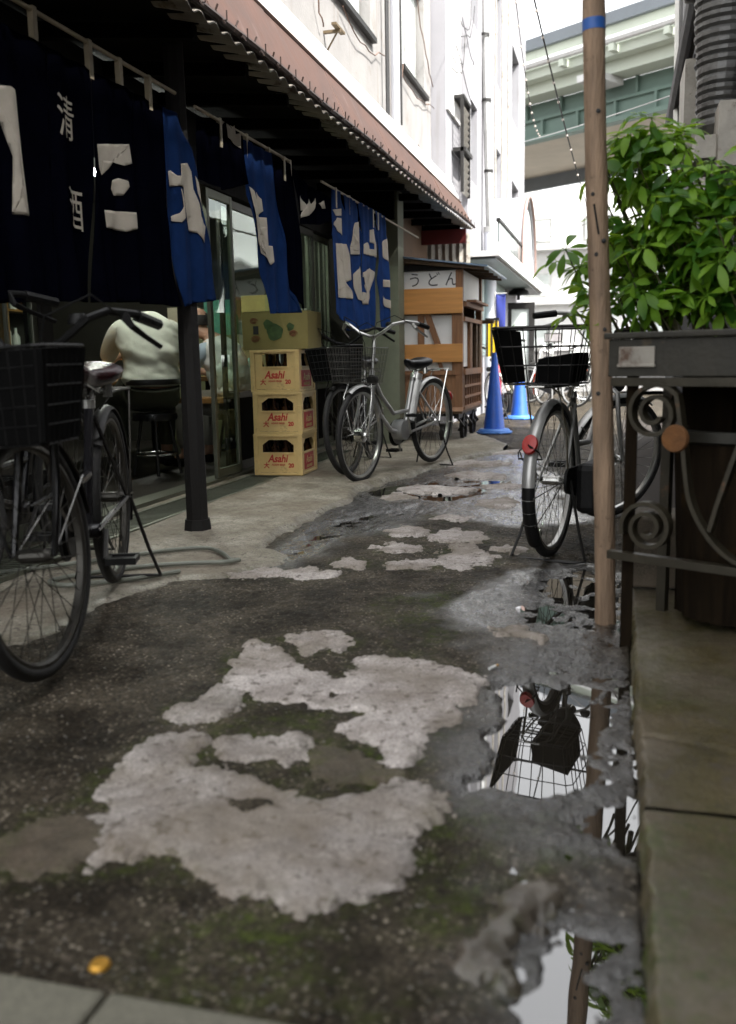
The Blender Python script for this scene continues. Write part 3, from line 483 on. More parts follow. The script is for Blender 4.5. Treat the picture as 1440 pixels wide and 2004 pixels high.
# right pavement slabs and the rough gutter edge
def slab(name, y0, y1, par, mossk):
    xs = np.concatenate([np.arange(.045, .12, .006), np.arange(.12, 1.4, .02)]); X, Y = np.meshgrid(xs, np.arange(y0, y1, .010))
    e = X - .068 + jit(X, Y, .005, 6) + jit(X, Y, .004, 30)
    Z = np.where(e > 0, .018 + .018 * sm(e / .008), -.03) + .0018 * fbm(X, Y, 4, 4) + .0012 * fbm(X, Y, 50, 3)
    crack = np.abs((X - .05) * -.34 + 2.04 - Y + .03 * fbm(X, Y, 9, 3)); Z = Z - .008 * (1 - sm(crack / .008))
    mo = mossk * sm(.6 + 2.2 * fbm(X, Y, 3, 3))
    return grid_mesh(name, X, Y, Z, m_slab, attrs={'wet': .12 + .2 * sm(.5 + 2 * fbm(X, Y, 2, 2)), 'moss': mo * 1.6}, parent=par)
mb = MB(); mb.box((.10, -1.5, -.06), (1.5, 13, .004)); pav = structure(mb.build('right_pavement', m_soil))
slab('paving_slab', -.2, 1.68, pav, 1.0); slab('paving_slab', 1.684, 4.9, pav, .35)
# kerbstones in the near corner
kb = thing('kerb', 'pale granite kerb across the near left corner of the alley', 'kerb', (-1.2, .9, 0)); kb['kind'] = 'structure'
for x0, x1 in ((-1.9, -1.32), (-1.31, -.655), (-.648, .04)):
    mb = MB(); mb.box((x0, .62, -.06), (x1, 1.018 - .012, .022)); mb.build('kerbstone', m_kerb, kb, world=True, bevel=.008)
# standing water
def water_mat():
    mt = bpy.data.materials.new('puddle_water'); mt.use_nodes = True; n = mt.node_tree.nodes; l = mt.node_tree.links; b = n['Principled BSDF']
    b.inputs['Base Color'].default_value = (.014, .012, .009, 1); b.inputs['Roughness'].default_value = .015; b.inputs['IOR'].default_value = 2.2; b.inputs['Specular IOR Level'].default_value = .75
    tc = n.new('ShaderNodeTexCoord'); nz = n.new('ShaderNodeTexNoise'); nz.inputs['Scale'].default_value = 3; bp = n.new('ShaderNodeBump'); bp.inputs['Strength'].default_value = .03; bp.inputs['Distance'].default_value = .02
    l.new(tc.outputs['Object'], nz.inputs['Vector']); l.new(nz.outputs[0], bp.inputs['Height']); l.new(bp.outputs[0], b.inputs['Normal']); return mt
m_water = water_mat()
for (x0, x1, y0, y1, z) in ((-.62, .075, .9, 2.62, -.0150), (-.62, .075, 2.62, 4.2, -.0175), (-1.68, -.75, 3.6, 6.6, -.0115)):
    mb = MB(); mb.quad((x0, y0, z), (x1, y0, z), (x1, y1, z), (x0, y1, z)); structure(mb.build('puddle_water', m_water))
# street behind the alley
mb = MB(); mb.quad((-60, 23.2, .012), (60, 23.2, .012), (60, 43, .012), (-60, 43, .012)); structure(mb.build('street', M('street_asphalt', (.16, .155, .15), .8, var=.15)))

# ---------------------------------------------------------------- the shop building
def world_thing(name, label, cat, loc, group=None): return thing(name, label, cat, loc, 0, group)
shop = world_thing('shop_building', 'old two-storey tavern with oxide red eaves over a dark open front', 'building', (-2.75, 8, 0))
def B(name, mat, *boxes, parent=None, **k):
    mb = MB()
    for a, b in boxes: mb.box(a, b)
    return mb.build(name, mat, parent, world=parent is not None, **k)
def ez(y): return 2.355 + (y - 3.7) * .0125          # eave height, sagging slightly towards the near end
def wall_holes(name, mat, parent, X, y0, y1, z0, z1, holes, depth=.16, thick=.2, facing=1):
    """wall on the plane x=X whose openings are recessed; facing +1 looks towards +x"""
    ys_ = sorted({y0, y1} | {h[0] for h in holes} | {h[1] for h in holes}); zs_ = sorted({z0, z1} | {h[2] for h in holes} | {h[3] for h in holes})
    mb = MB(); s = -facing
    for i in range(len(ys_) - 1):
        for j in range(len(zs_) - 1):
            cy, cz = (ys_[i] + ys_[i + 1]) / 2, (zs_[j] + zs_[j + 1]) / 2
            if any(h[0] < cy < h[1] and h[2] < cz < h[3] for h in holes): continue
            mb.quad((X, ys_[i], zs_[j]), (X, ys_[i + 1], zs_[j]), (X, ys_[i + 1], zs_[j + 1]), (X, ys_[i], zs_[j + 1]))
    xb = X + s * depth
    for a, b, c, d in holes:
        mb.quad((X, a, c), (xb, a, c), (xb, a, d), (X, a, d)); mb.quad((X, b, c), (xb, b, c), (xb, b, d), (X, b, d))
        mb.quad((X, a, c), (xb, a, c), (xb, b, c), (X, b, c)); mb.quad((X, a, d), (xb, a, d), (xb, b, d), (X, b, d))
    xt = X + s * (thick + .4)
    mb.quad((X, y0, z0), (xt, y0, z0), (xt, y0, z1), (X, y0, z1)); mb.quad((X, y1, z0), (xt, y1, z0), (xt, y1, z1), (X, y1, z1))
    mb.quad((X, y0, z1), (xt, y0, z1), (xt, y1, z1), (X, y1, z1)); mb.quad((X, y0, z0), (xt, y0, z0), (xt, y1, z0), (X, y1, z0)); mb.quad((xt, y0, z0), (xt, y1, z0), (xt, y1, z1), (xt, y0, z1))
    return mb.build(name, mat, parent, world=parent is not None)
def window_in(parent, X, a, b, c, d, fm, gm, depth=.12, facing=1, mull=1, fw=.035, sill=None, rail=False):
    s = -facing; x0 = X + s * depth; mb = MB()
    def bx(y0, y1, z0, z1, dx=.03):
        xa, xb = sorted((x0, x0 + facing * dx)); mb.box((xa, y0, z0), (xb, y1, z1))
    bx(a, a + fw, c, d); bx(b - fw, b, c, d); bx(a + fw, b - fw, c, c + fw); bx(a + fw, b - fw, d - fw, d)
    for k in range(1, mull + 1):
        yy = a + (b - a) * k / (mull + 1); bx(yy - fw / 2, yy + fw / 2, c + fw, d - fw, .025)
    w_ = mb.build('window', fm, parent, world=True)
    xg = x0 + facing * .012; mb = MB(); mb.box((min(xg, xg + .004), a + fw, c + fw), (max(xg, xg + .004), b - fw, d - fw)); mb.build('pane', gm, w_, world=True)
    if sill: mb = MB(); xa, xb = sorted((X + s * .02, X + facing * .05)); mb.box((xa, a - .06, c - .05), (xb, b + .06, c - .003)); mb.build('sill', sill, w_, world=True)
    return w_
# upper wall with its windows
W1 = (7.55, 8.95, 3.86, 4.95); W2 = (10.28, 11.50, 3.98, 5.1); W0 = (4.2, 6.0, 3.9, 5.0)
wall_holes('upper_wall', m_concrete, shop, -2.3, 1.0, 11.92, 3.06, 6.6, [W0, W1, W2])
for h in (W0, W1, W2): window_in(shop, -2.3, *h, m_alu, m_frost, mull=1, fw=.05, sill=m_darkmetal)
B('coping', m_whitepaint, ((-2.62, 1.0, 6.603), (-2.22, 11.95, 6.72)), parent=shop)
# white parapet band over the red fascia
mb = MB(); mb.hexa([(-2.34, 1, 2.80), (-1.935, 1, 2.80), (-1.935, 11.9, 2.80), (-2.34, 11.9, 2.80), (-2.34, 1, 3.058), (-2.05, 1, 3.058), (-2.05, 11.9, 3.058), (-2.34, 11.9, 3.058)]); mb.build('parapet_band', m_whitepaint, shop, world=True)
# fascia panels
y = .6; k = 0; rr = random.Random(3)
while y < 11.8:
    y2 = min(11.86, y + rr.uniform(1.05, 1.3)); t = rr.uniform(-.004, .004)
    mb = MB(); mb.hexa([(-1.80 + t, y + .003, ez(y) + .045), (-1.765 + t, y + .003, ez(y) + .045), (-1.765 + t, y2 - .003, ez(y2) + .045), (-1.80 + t, y2 - .003, ez(y2) + .045),
                        (-1.955 + t, y + .003, 2.775), (-1.92 + t, y + .003, 2.775), (-1.92 + t, y2 - .003, 2.775), (-1.955 + t, y2 - .003, 2.775)])
    mb.build('fascia_panel', m_fascia, shop, world=True, bevel=.004); y = y2
mb = MB(); mb.tube([(-1.925, .6, 2.787), (-1.925, 11.88, 2.787)], .014, 6); mb.build('fascia_cap', m_fascia, shop, world=True)
# gutter rail and its hooks
mb = MB(); mb.tube([(-1.745, yy_, ez(yy_) + .022 + .006 * math.sin(yy_ * 3)) for yy_ in np.arange(.6, 11.9, .25)], .017, 6); mb.build('gutter', m_gutter, shop, world=True, smooth=True)
yy_ = .8; hook = None
while yy_ < 11.8:
    if hook is None:
        mb = MB(); mb.tube([(.02, 0, -.035), (.005, 0, -.012), (-.02, 0, .0), (-.025, 0, .03), (-.015, 0, .052)], .005, 5); mb.tube([(-.01, 0, -.02), (.028, 0, -.02), (.028, 0, .02)], .004, 5)
        hook = mb.build('gutter_hook', m_gutter, shop); h_ = hook
    else: h_ = hook.copy(); C.objects.link(h_)
    h_.location = Vector((-1.735, yy_, ez(yy_) + .03)) - Vector(shop.location); h_.rotation_euler = (0, 0, rr.uniform(-.5, .5)); yy_ += .235
# corrugated sheet whose edge shows below the gutter
ys_ = np.arange(.6, 11.9, .019); mb = MB(); ra = []; rb = []
for yv in ys_:
    z = ez(yv) + .012 + .014 * math.cos(yv * 2 * PI / .152); ra.append((-1.77, yv, z - .012)); rb.append((-1.95, yv, z + .03))
mb.strip(ra, rb); mb.strip([(a, b, c - .006) for a, b, c in ra], [(a, b, c - .006) for a, b, c in rb]); mb.strip(ra, [(a, b, c - .006) for a, b, c in ra]); mb.build('corrugated_sheet', m_corr, shop, world=True)
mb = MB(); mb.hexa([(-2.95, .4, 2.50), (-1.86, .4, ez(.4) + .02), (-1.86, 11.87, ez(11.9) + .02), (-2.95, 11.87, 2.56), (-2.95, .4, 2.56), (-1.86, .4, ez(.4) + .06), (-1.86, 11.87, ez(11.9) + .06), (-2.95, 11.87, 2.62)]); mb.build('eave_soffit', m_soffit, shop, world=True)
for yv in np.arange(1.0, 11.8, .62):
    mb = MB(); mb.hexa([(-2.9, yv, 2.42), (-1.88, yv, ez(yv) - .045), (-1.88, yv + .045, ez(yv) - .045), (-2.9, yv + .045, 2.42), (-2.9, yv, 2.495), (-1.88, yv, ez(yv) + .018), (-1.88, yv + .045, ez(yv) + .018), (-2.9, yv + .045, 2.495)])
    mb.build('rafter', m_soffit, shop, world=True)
B('end_panel', m_reddark, ((-2.45, 11.5, 2.25), (-1.80, 11.54, 2.42)), parent=shop)
B('end_ceiling', m_soffit, ((-2.95, 8.96, 2.2), (-2.1, 9.02, 2.495)), parent=shop)
# ground floor: walls, posts, sliding doors
FX = -2.75
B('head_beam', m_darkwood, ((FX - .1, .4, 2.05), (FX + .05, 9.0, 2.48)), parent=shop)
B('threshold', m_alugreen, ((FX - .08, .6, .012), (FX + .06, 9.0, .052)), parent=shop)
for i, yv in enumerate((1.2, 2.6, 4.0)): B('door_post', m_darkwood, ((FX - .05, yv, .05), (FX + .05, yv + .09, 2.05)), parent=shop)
def sliding_door(y0, y1, x, mat, rails=(.62,), lower=m_bronze, bars=0, gl=True):
    mb = MB(); f = .042
    mb.box((x, y0, .055), (x + .03, y0 + f, 2.04)); mb.box((x, y1 - f, .055), (x + .03, y1, 2.04)); mb.box((x + .001, y0 + f, .055), (x + .029, y1 - f, .12)); mb.box((x + .001, y0 + f, 1.98), (x + .029, y1 - f, 2.04))
    for r in rails: mb.box((x + .002, y0 + f, r), (x + .028, y1 - f, r + .045))
    d_ = mb.build('sliding_door', mat, shop, world=True, bevel=.003)
    zb = rails[0] + .045 if rails else .12
    if gl: mb = MB(); mb.box((x + .012, y0 + f, zb), (x + .017, y1 - f, 1.98)); mb.build('pane', GLASS, d_, world=True)
    if rails: mb = MB(); mb.box((x + .008, y0 + f, .12), (x + .02, y1 - f, rails[0])); mb.build('lower_panel', lower, d_, world=True)
    for k in range(bars):
        yb = y0 + f + (k + 1) * (y1 - y0 - 2 * f) / (bars + 1); mb = MB(); mb.box((x + .02, yb - .008, zb), (x + .036, yb + .008, 1.98)); mb.build('bar', m_alugreen, d_, world=True)
sliding_door(2.69, 4.0, FX + .0, m_alugreen, bars=5)
sliding_door(1.3, 2.6, FX + .0, m_bronze)
sliding_door(5.98, 6.42, FX + .02, m_alugreen, rails=())
sliding_door(6.30, 7.42, FX - .03, m_bronze, rails=(.60,), lower=m_soffit)
sliding_door(7.40, 8.30, FX + .02, m_bronze, rails=(.60,), lower=m_soffit)
sliding_door(8.28, 8.94, FX - .03, m_alugreen, rails=(.60,), lower=m_soffit, bars=3)
# interior shell
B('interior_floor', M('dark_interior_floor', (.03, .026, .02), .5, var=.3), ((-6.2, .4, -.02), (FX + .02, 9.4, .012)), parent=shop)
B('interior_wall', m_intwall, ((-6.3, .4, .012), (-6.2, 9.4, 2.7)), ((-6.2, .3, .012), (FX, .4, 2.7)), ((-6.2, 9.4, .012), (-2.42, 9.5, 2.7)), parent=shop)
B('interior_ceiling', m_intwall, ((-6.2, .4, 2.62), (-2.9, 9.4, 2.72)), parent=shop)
B('end_pillar', M('olive_grey_pillar', (.16, .17, .12), .8, var=.15, spot=((.09, .09, .06), .6, 6)), ((-2.44, 9.0, .0), (-2.07, 9.25, 2.5)), parent=shop)
B('side_wall', M('old_plank_wall', (.10, .06, .035), .8, var=.35, stretch=(5, 5, .6)), ((-2.44, 9.25, .0), (-2.35, 11.88, 2.5)), parent=shop)
B('end_wall', m_concrete, ((-6.3, 11.7, 0), (-2.36, 11.92, 3.06)), parent=shop)
mb = MB(); yv = 11.905
pts = [(-2.44 + .045 * k, 11.93 + .012 * math.cos(k * PI)) for k in range(15)]
mb.strip([(a, b, 1.95) for a, b in pts], [(a, b, 2.42) for a, b in pts]); mb.build('corrugated_screen', m_corr, shop, world=True)
# soldier pipes, wires and bracket on the upper wall
def pipe(name, pts, r, mat, parent=None, n=8, world=True, **k):
    mb = MB(); mb.tube(pts, r, n); return mb.build(name, mat, parent, smooth=True, world=world and parent is not None, **k)
pipe('wall_pipe', [(-2.24, 9.35, 3.25), (-2.24, 9.35, 6.5)], .016, m_cable, shop)
pipe('wall_pipe', [(-2.22, 9.62, 3.1), (-2.22, 9.62, 6.5)], .045, m_pipe, shop)
pipe('wall_pipe', [(-2.24, 9.82, 3.2), (-2.24, 9.83, 4.2), (-2.24, 9.80, 6.5)], .018, m_cable, shop)
pipe('wall_pipe', [(-2.24, 9.98, 3.3), (-2.24, 9.99, 6.5)], .012, m_cable, shop)
mb = MB(); mb.box((-2.30, 7.45, 3.42), (-2.16, 7.48, 3.44)); mb.box((-2.20, 7.35, 3.442), (-2.16, 7.6, 3.46)); mb.tube([(-2.29, 7.48, 3.28), (-2.19, 7.48, 3.43)], .007); mb.build('bracket', M('ochre_bracket', (.10, .07, .035), .7), shop, world=True)
rr = random.Random(9)
for (a, b) in (((7.1, 3.9), (7.35, 3.45)), ((9.9, 3.75), (10.2, 3.95)), ((10.9, 4.9), (11.9, 4.2)), ((7.9, 3.75), (9.3, 3.8)), ((9.85, 3.9), (11.9, 3.95)), ((10.9, 3.3), (11.9, 3.12))):
    pts = [(-2.27 + .02 * rr.random(), a[0] + (b[0] - a[0]) * t, a[1] + (b[1] - a[1]) * t - .12 * math.sin(t * PI) + rr.uniform(-.02, .02)) for t in np.linspace(0, 1, 9)]
    pipe('loose_wire', pts, .006, M('rusty_wire', (.12, .07, .05), .7), shop, n=4)

# ---------------------------------------------------------------- neighbouring building with tile strip, louvres
nb = world_thing('white_building', 'tall white rendered building past the tavern with a tiled strip and slot windows', 'building', (-2.1, 16, 0))
wall_holes('white_wall', m_white, nb, -2.12, 11.95, 12.95, 0, 9, [], thick=.1)
B('tile_strip', m_tileW, ((-2.12, 11.98, 3.93), (-2.085, 12.93, 9)), parent=nb)
holes = [(13.25, 13.85, 3.3, 4.36), (15.97, 16.65, 3.35, 4.30), (18.45, 19.7, 3.2, 4.2), (18.35, 19.6, 5.3, 6.6), (15.9, 16.6, 5.3, 6.8), (13.2, 13.9, 5.4, 6.9)]
wall_holes('front_wall', m_white, nb, -2.0, 12.95, 20.9, 0, 9, holes, depth=.22)
for h in holes: window_in(nb, -2.0, *h, m_bronze, m_glassy, depth=.18, mull=0)
B('red_panel', m_redcloth, ((-2.16, 18.4, 4.95), (-2.02, 19.6, 5.28)), parent=nb)
wr = B('louvre_frame', m_darkmetal, ((-2.0, 12.35, 3.0), (-1.96, 12.39, 4.15)), ((-2.0, 12.90, 3.0), (-1.96, 12.94, 4.15)), ((-2.1, 12.35, 4.152), (-1.95, 12.94, 4.19)), ((-2.1, 12.35, 3.5), (-1.93, 12.94, 3.55)), parent=nb)
base_l = None
for k in range(14):
    z = 3.03 + k * .078
    if 3.44 < z < 3.58: continue
    if base_l is None:
        mb = MB(); mb.box((-.004, -.25, -.03), (.004, .25, .03), rot=rotm('Y', 35), piv=(0, 0, 0)); base_l = mb.build('louvre_slat', m_corr, wr); l_ = base_l
    else: l_ = base_l.copy(); C.objects.link(l_)
    l_.location = Vector((-1.985, 12.645, z)) - ppos(wr)
# downpipe: a pole in front of the white building
dp = world_thing('drainpipe', 'tall white drainpipe with a thicker sleeve rising behind the food cart', 'pipe', (-1.87, 14.3, 0))
pipe('upper_pipe', [(-1.87, 14.3, 2.75), (-1.95, 14.35, 5.2), (-2.04, 14.4, 9)], .06, m_silver, dp); pipe('lower_sleeve', [(-1.85, 14.3, 0), (-1.87, 14.3, 2.75)], .092, m_pipe, dp, n=14)
pipe('collar', [(-1.87, 14.3, 2.72), (-1.87, 14.3, 2.80)], .098, m_alu, dp, n=14)
for z in (3.6, 4.6, 5.5): mb = MB(); xx = -1.87 - (z - 2.75) * .033; mb.lathe([(.064, -.02), (.068, -.02), (.068, .02), (.064, .02)], (xx, 14.32, z), 12); mb.build('clip', m_darkmetal, dp, world=True)
# entrance canopy with barrel vault
cp = world_thing('entrance_canopy', 'white boxed entrance canopy with half-round vault on the white building', 'canopy', (-1.7, 15, 2.1))
B('canopy_base', m_whitepaint, ((-2.0, 11.96, 2.13), (-1.47, 19.4, 2.2)), parent=cp)
B('soffit', M('dark_canopy_soffit', (.07, .08, .075), .4, var=.3), ((-1.99, 12.0, 2.10), (-1.50, 19.35, 2.128)), parent=cp)
B('fascia', m_whitepaint, ((-1.47, 11.96, 2.13), (-1.445, 19.4, 2.30)), parent=cp)
for k in range(4):
    y0 = 12.0 + k * .74; mb = MB(); mb.box((-1.475, y0, 2.302), (-1.455, y0 + .7, 2.55)); mb.build('pane', m_glassy, cp, world=True)
B('top_rail', m_darkmetal, ((-1.49, 11.96, 2.552), (-1.44, 15.0, 2.59)), parent=cp)
cy, r_ = 16.0, 1.15; mb = MB(); n_ = 24
for k in range(n_):
    a0, a1 = PI * k / n_, PI * (k + 1) / n_
    p = lambda a, r, x: (x, cy - math.cos(a) * r, 2.3 + math.sin(a) * r)
    mb.hexa([p(a0, r_ - .05, -2.0), p(a0, r_, -2.0), p(a0, r_, -1.45), p(a0, r_ - .05, -1.45), p(a1, r_ - .05, -2.0), p(a1, r_, -2.0), p(a1, r_, -1.45), p(a1, r_ - .05, -1.45)])
mb.build('barrel_vault', M('silver_vault', (.55, .57, .6), .4, .2, var=.08), cp, world=True, smooth=True)
mb = MB(); mb.tube([(-1.435, cy - math.cos(a) * (r_ + .01), 2.3 + math.sin(a) * (r_ + .01)) for a in np.linspace(0, PI, 25)], .03, 6); mb.build('arch_trim', M('brown_arch_trim', (.22, .15, .13), .6), cp, world=True, smooth=True)
mb = MB(); pts = [(-1.47, cy - math.cos(a) * (r_ - .2), 2.31 + math.sin(a) * (r_ - .2)) for a in np.linspace(0, PI, 20)]; mb.add(pts, [tuple(range(len(pts)))]); mb.build('arch_pane', m_frost, cp, world=True)
# entrance: door frame, glass door, teal tiles
B('tiled_front', M('pale_teal_tiles', (.38, .5, .48), .4, var=.12, scale=20), ((-2.0, 13.0, .9), (-1.985, 17.3, 2.1)), parent=nb)
dr = B('door_frame', m_darkwood, ((-1.99, 17.9, .02), (-1.45, 17.96, 1.86)), parent=nb); bpy.data.objects.remove(dr)
df = MB(); df.box((-2.0, 17.9, 1.76), (-1.50, 17.98, 1.88)); df.box((-1.60, 17.9, .02), (-1.50, 17.98, 1.76)); df.box((-1.99, 17.9, .02), (-1.93, 17.98, 1.76)); dfo = df.build('door', m_darkwood, nb, world=True)
B('pane', m_frost, ((-1.93, 17.93, .06), (-1.60, 17.94, 1.76)), parent=dfo)
lw = world_thing('wall_lamp', 'black dome wall lamp hanging above the dark framed glass door', 'lamp', (-1.75, 17.4, 2.02))
mb = MB(); mb.lathe([(.02, .12), (.06, .11), (.17, .04), (.2, -.03), (.19, -.03), (.02, .02)], (-1.75, 17.4, 2.02), 16); mb.build('lamp_shade', m_black, lw, world=True, smooth=True)
pipe('lamp_arm', [(-1.99, 17.4, 2.1), (-1.85, 17.4, 2.16), (-1.75, 17.4, 2.13)], .012, m_black, lw); pipe('lamp_stem', [(-1.75, 17.4, 2.0), (-1.75, 17.4, 1.9)], .03, m_black, lw)

# ---------------------------------------------------------------- right hand building
rb = world_thing('right_building', 'pale metal-clad building on the right above the plants, with gutters and a vent', 'building', (.56, 8, 0))
wall_holes('side_wall', m_white, rb, .56, 4.0, 10.2, 0, 5.7, [(6.2, 7.0, 2.35, 3.1)], facing=-1)
window_in(rb, .56, 6.2, 7.0, 2.35, 3.1, m_darkmetal, m_glassy, facing=-1, mull=0)
B('dark_dado', m_darkwood, ((.545, 4.02, .0), (.559, 9.5, 1.6)), ((.545, 3.97, .0), (1.249, 3.998, 1.6)), parent=rb)
B('end_trim', m_whitepaint, ((.50, 10.1, 0), (.70, 10.25, 5.7)), parent=rb)
nw = world_thing('side_wall', 'unseen dark boarded wall right of the pavement, raised to shade the alley', 'wall', (1.25, 1, 0)); nwb = [((1.25 + .012 * (k % 2), -6 + k * .25 - .01, 0), (1.275 + .012 * (k % 2), -5.75 + k * .25 + .01, 6.6)) for k in range(40)]
for b_ in nwb: B('plank', m_darkwood, b_, parent=nw)  # unseen wall, height shaped to keep the sun off alley and curtains
pipe('side_gutter', [(.46, 5.4, 3.36), (.46, 10.0, 3.12)], .05, m_darkmetal, rb)
mb = MB(); mb.hexa([(.42, 5.4, 3.42), (.555, 5.4, 3.47), (.555, 10.05, 3.20), (.42, 10.05, 3.15), (.42, 5.4, 3.435), (.555, 5.4, 3.485), (.555, 10.05, 3.215), (.42, 10.05, 3.165)]); mb.build('side_awning', m_corr, rb, world=True)
pipe('downpipe', [(.47, 9.6, 4.7), (.50, 9.4, 2.6)], .035, m_alu, rb)
mb = MB(); mb.lathe([(.02, .09), (.08, .07), (.11, 0), (.10, -.06), (.03, -.09)], (.45, 7.0, 3.3), 14, axis='x'); mb.build('vent_cap', m_duct, rb, world=True, smooth=True)
vt = B('vent_grille', m_alu, ((.54, 6.05, 2.34), (.558, 6.12, 3.12)), ((.54, 7.05, 2.34), (.558, 7.12, 3.12)), parent=rb)
for k in range(5): B('louvre_slat', m_black, ((.535, 5.6 + k * .05, 2.42), (.557, 5.625 + k * .05, 2.56)), parent=vt)
for (y0, y1, z0, z1) in ((4.6, 5.6, 1.7, 1.98), (7.2, 7.8, 2.2, 2.9)): B('metal_box', m_corr, ((.42, y0, z0), (.558, y1, z1)), parent=rb)
# flexible duct
prof = []; zz = 1.92
while zz < 4.6: w1 = rr.uniform(-.004, .004); prof += [(.100 + w1, zz), (.108 + w1, zz + .014), (.108 + w1, zz + .03)]; zz += rr.uniform(.034, .046)
prof = [(.02, 1.86), (.07, 1.89)] + prof
fd = world_thing('flexible_duct', 'bulging silver flexible duct hanging down the right building above the plants', 'duct', (.40, 4.9, 1.9))
mb = MB(); mb.lathe(prof, (0, 0, 0), 20); mb.v = [(x * (1 + .5 * sm(np.array((z - 1.9) / .6)).item()) * .95 + .455 + .02 * math.sin(z * 3), y * 1.3 + 4.95, z) for x, y, z in mb.v]; mb.build('corrugated_hose', m_duct, fd, world=True, smooth=False)
mb = MB(); mb.box((.33, 4.7, 1.76), (.55, 5.2, 1.86)); mb.build('duct_bracket', m_corr, fd, world=True)

# ---------------------------------------------------------------- elevated expressway
ov = world_thing('elevated_expressway', 'pale green elevated expressway crossing above the end of the alley', 'bridge', (0, 34, 0))
dx, dy = 4.75, -3.2; L_ = math.hypot(dx, dy); ux, uy = dx / L_, dy / L_; nx, ny = -uy, ux   # u runs to the right and nearer, n away from the camera
if ny < 0: nx, ny = -nx, -ny
O_ = (-3.25, 34.0)
def ob(u0, u1, n0, n1, z0, z1, mb):
    f = lambda u, n: (O_[0] + ux * u + nx * n, O_[1] + uy * u + ny * n)
    a, b, c, d = f(u0, n0), f(u1, n0), f(u1, n1), f(u0, n1); mb.hexa([a + (z0,), b + (z0,), c + (z0,), d + (z0,), a + (z1,), b + (z1,), c + (z1,), d + (z1,)])
def OB(name, mat, *bs, parent=ov):
    mb = MB()
    for b in bs: ob(*b, mb)
    return mb.build(name, mat, parent, world=True)
zo = -.12
OB('parapet_cap', m_bridgegrey, (-30, 30, -.25, .35, 11.1, 11.45))
OB('parapet', m_bridge, (-30, 30, -.1, .25, 10.42, 11.09))
OB('ledge', m_bridge, (-30, 30, -.35, .9, 10.1, 10.415)); OB('deck_edge', m_bridge, (-30, 30, .1, 1.0, 9.72, 10.095))
mb = MB(); f = lambda u, n, z: (O_[0] + ux * u + nx * n, O_[1] + uy * u + ny * n, z); mb.tube([f(-30, -.55, 10.5), f(30, -.55, 10.5)], .13, 8); mb.build('service_pipe', m_whitepaint, ov, world=True, smooth=True)
for k in range(-8, 12): OB('pipe_bracket', m_bridge, (k * 1.9, k * 1.9 + .18, -.66, -.355, 10.15, 10.36))
OB('steel_girder', m_green1, (-30, 30, 1.0, 1.15, 8.60, 9.715)); OB('girder_flange', m_green1, (-30, 30, .85, 1.3, 8.45, 8.597), (-30, 30, .88, .998, 9.1, 9.2))
for k in range(-10, 14): OB('web_stiffener', m_green1, (k * 1.5, k * 1.5 + .09, .86, .998, 8.6, 9.098)); OB('web_stiffener', m_green1, (k * 1.5 + .8, k * 1.5 + .89, .86, .998, 9.202, 9.71))
OB('deck_soffit', m_beige, (-30, 30, 1.31, 7.6, 8.75, 9.2))
OB('far_girder', m_bridgegrey, (-30, 30, 7.6, 7.8, 8.2, 9.0)); OB('cross_beam', m_beige, (-30, 30, 7.81, 8.6, 8.9, 9.1))
OB('drain_box', m_whitepaint, (2.6, 3.4, -.6, .8, 9.5, 9.71))
OB('pier', m_bridge, (14, 16.4, 3, 6, 0, 8.74), (-26, -23.6, 3, 6, 0, 8.74))
# far building
fb = world_thing('far_apartment_block', 'bright white apartment block seen below the expressway', 'building', (0, 44, 0))
B('facade', M('bright_facade', (.78, .78, .77), .8, var=.04, streak=((.6, .58, .56), .62)), ((-16, 46, 0), (16, 47, 8.6)), parent=fb)
for i in range(9):
    for j in range(3):
        x0 = -14 + i * 3.1; z0 = 1.2 + j * 2.5; w_ = B('window', m_alu, ((x0, 45.93, z0), (x0 + 1.6, 45.998, z0 + 1.1)), parent=fb); B('pane', m_frost, ((x0 + .08, 45.90, z0 + .08), (x0 + 1.52, 45.928, z0 + 1.02)), parent=w_)
for j in range(3): B('balcony_ledge', m_whitepaint, ((-16, 45.2, .8 + j * 2.5), (16, 45.998, .95 + j * 2.5)), parent=fb)
lw_ = world_thing('boundary_wall', 'low grey block wall at the end of the alley behind the bicycles', 'wall', (-1.6, 22.6, 0))
B('wall', m_concrete, ((-3.2, 22.6, 0), (-1.0, 22.8, 1.0)), parent=lw_); B('coping', m_whitepaint, ((-3.24, 22.56, 1.002), (-.96, 22.84, 1.06)), parent=lw_)
# ================================================================ THINGS ABOUT THE SHOP
# timber post
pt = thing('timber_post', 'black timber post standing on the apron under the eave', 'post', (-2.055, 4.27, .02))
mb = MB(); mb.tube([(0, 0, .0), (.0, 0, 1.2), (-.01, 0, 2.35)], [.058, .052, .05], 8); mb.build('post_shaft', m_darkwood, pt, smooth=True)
mb = MB(); mb.tube([(0, 0, -.01), (0, 0, .06)], [.075, .066], 8); mb.build('post_shoe', m_darkwood, pt)

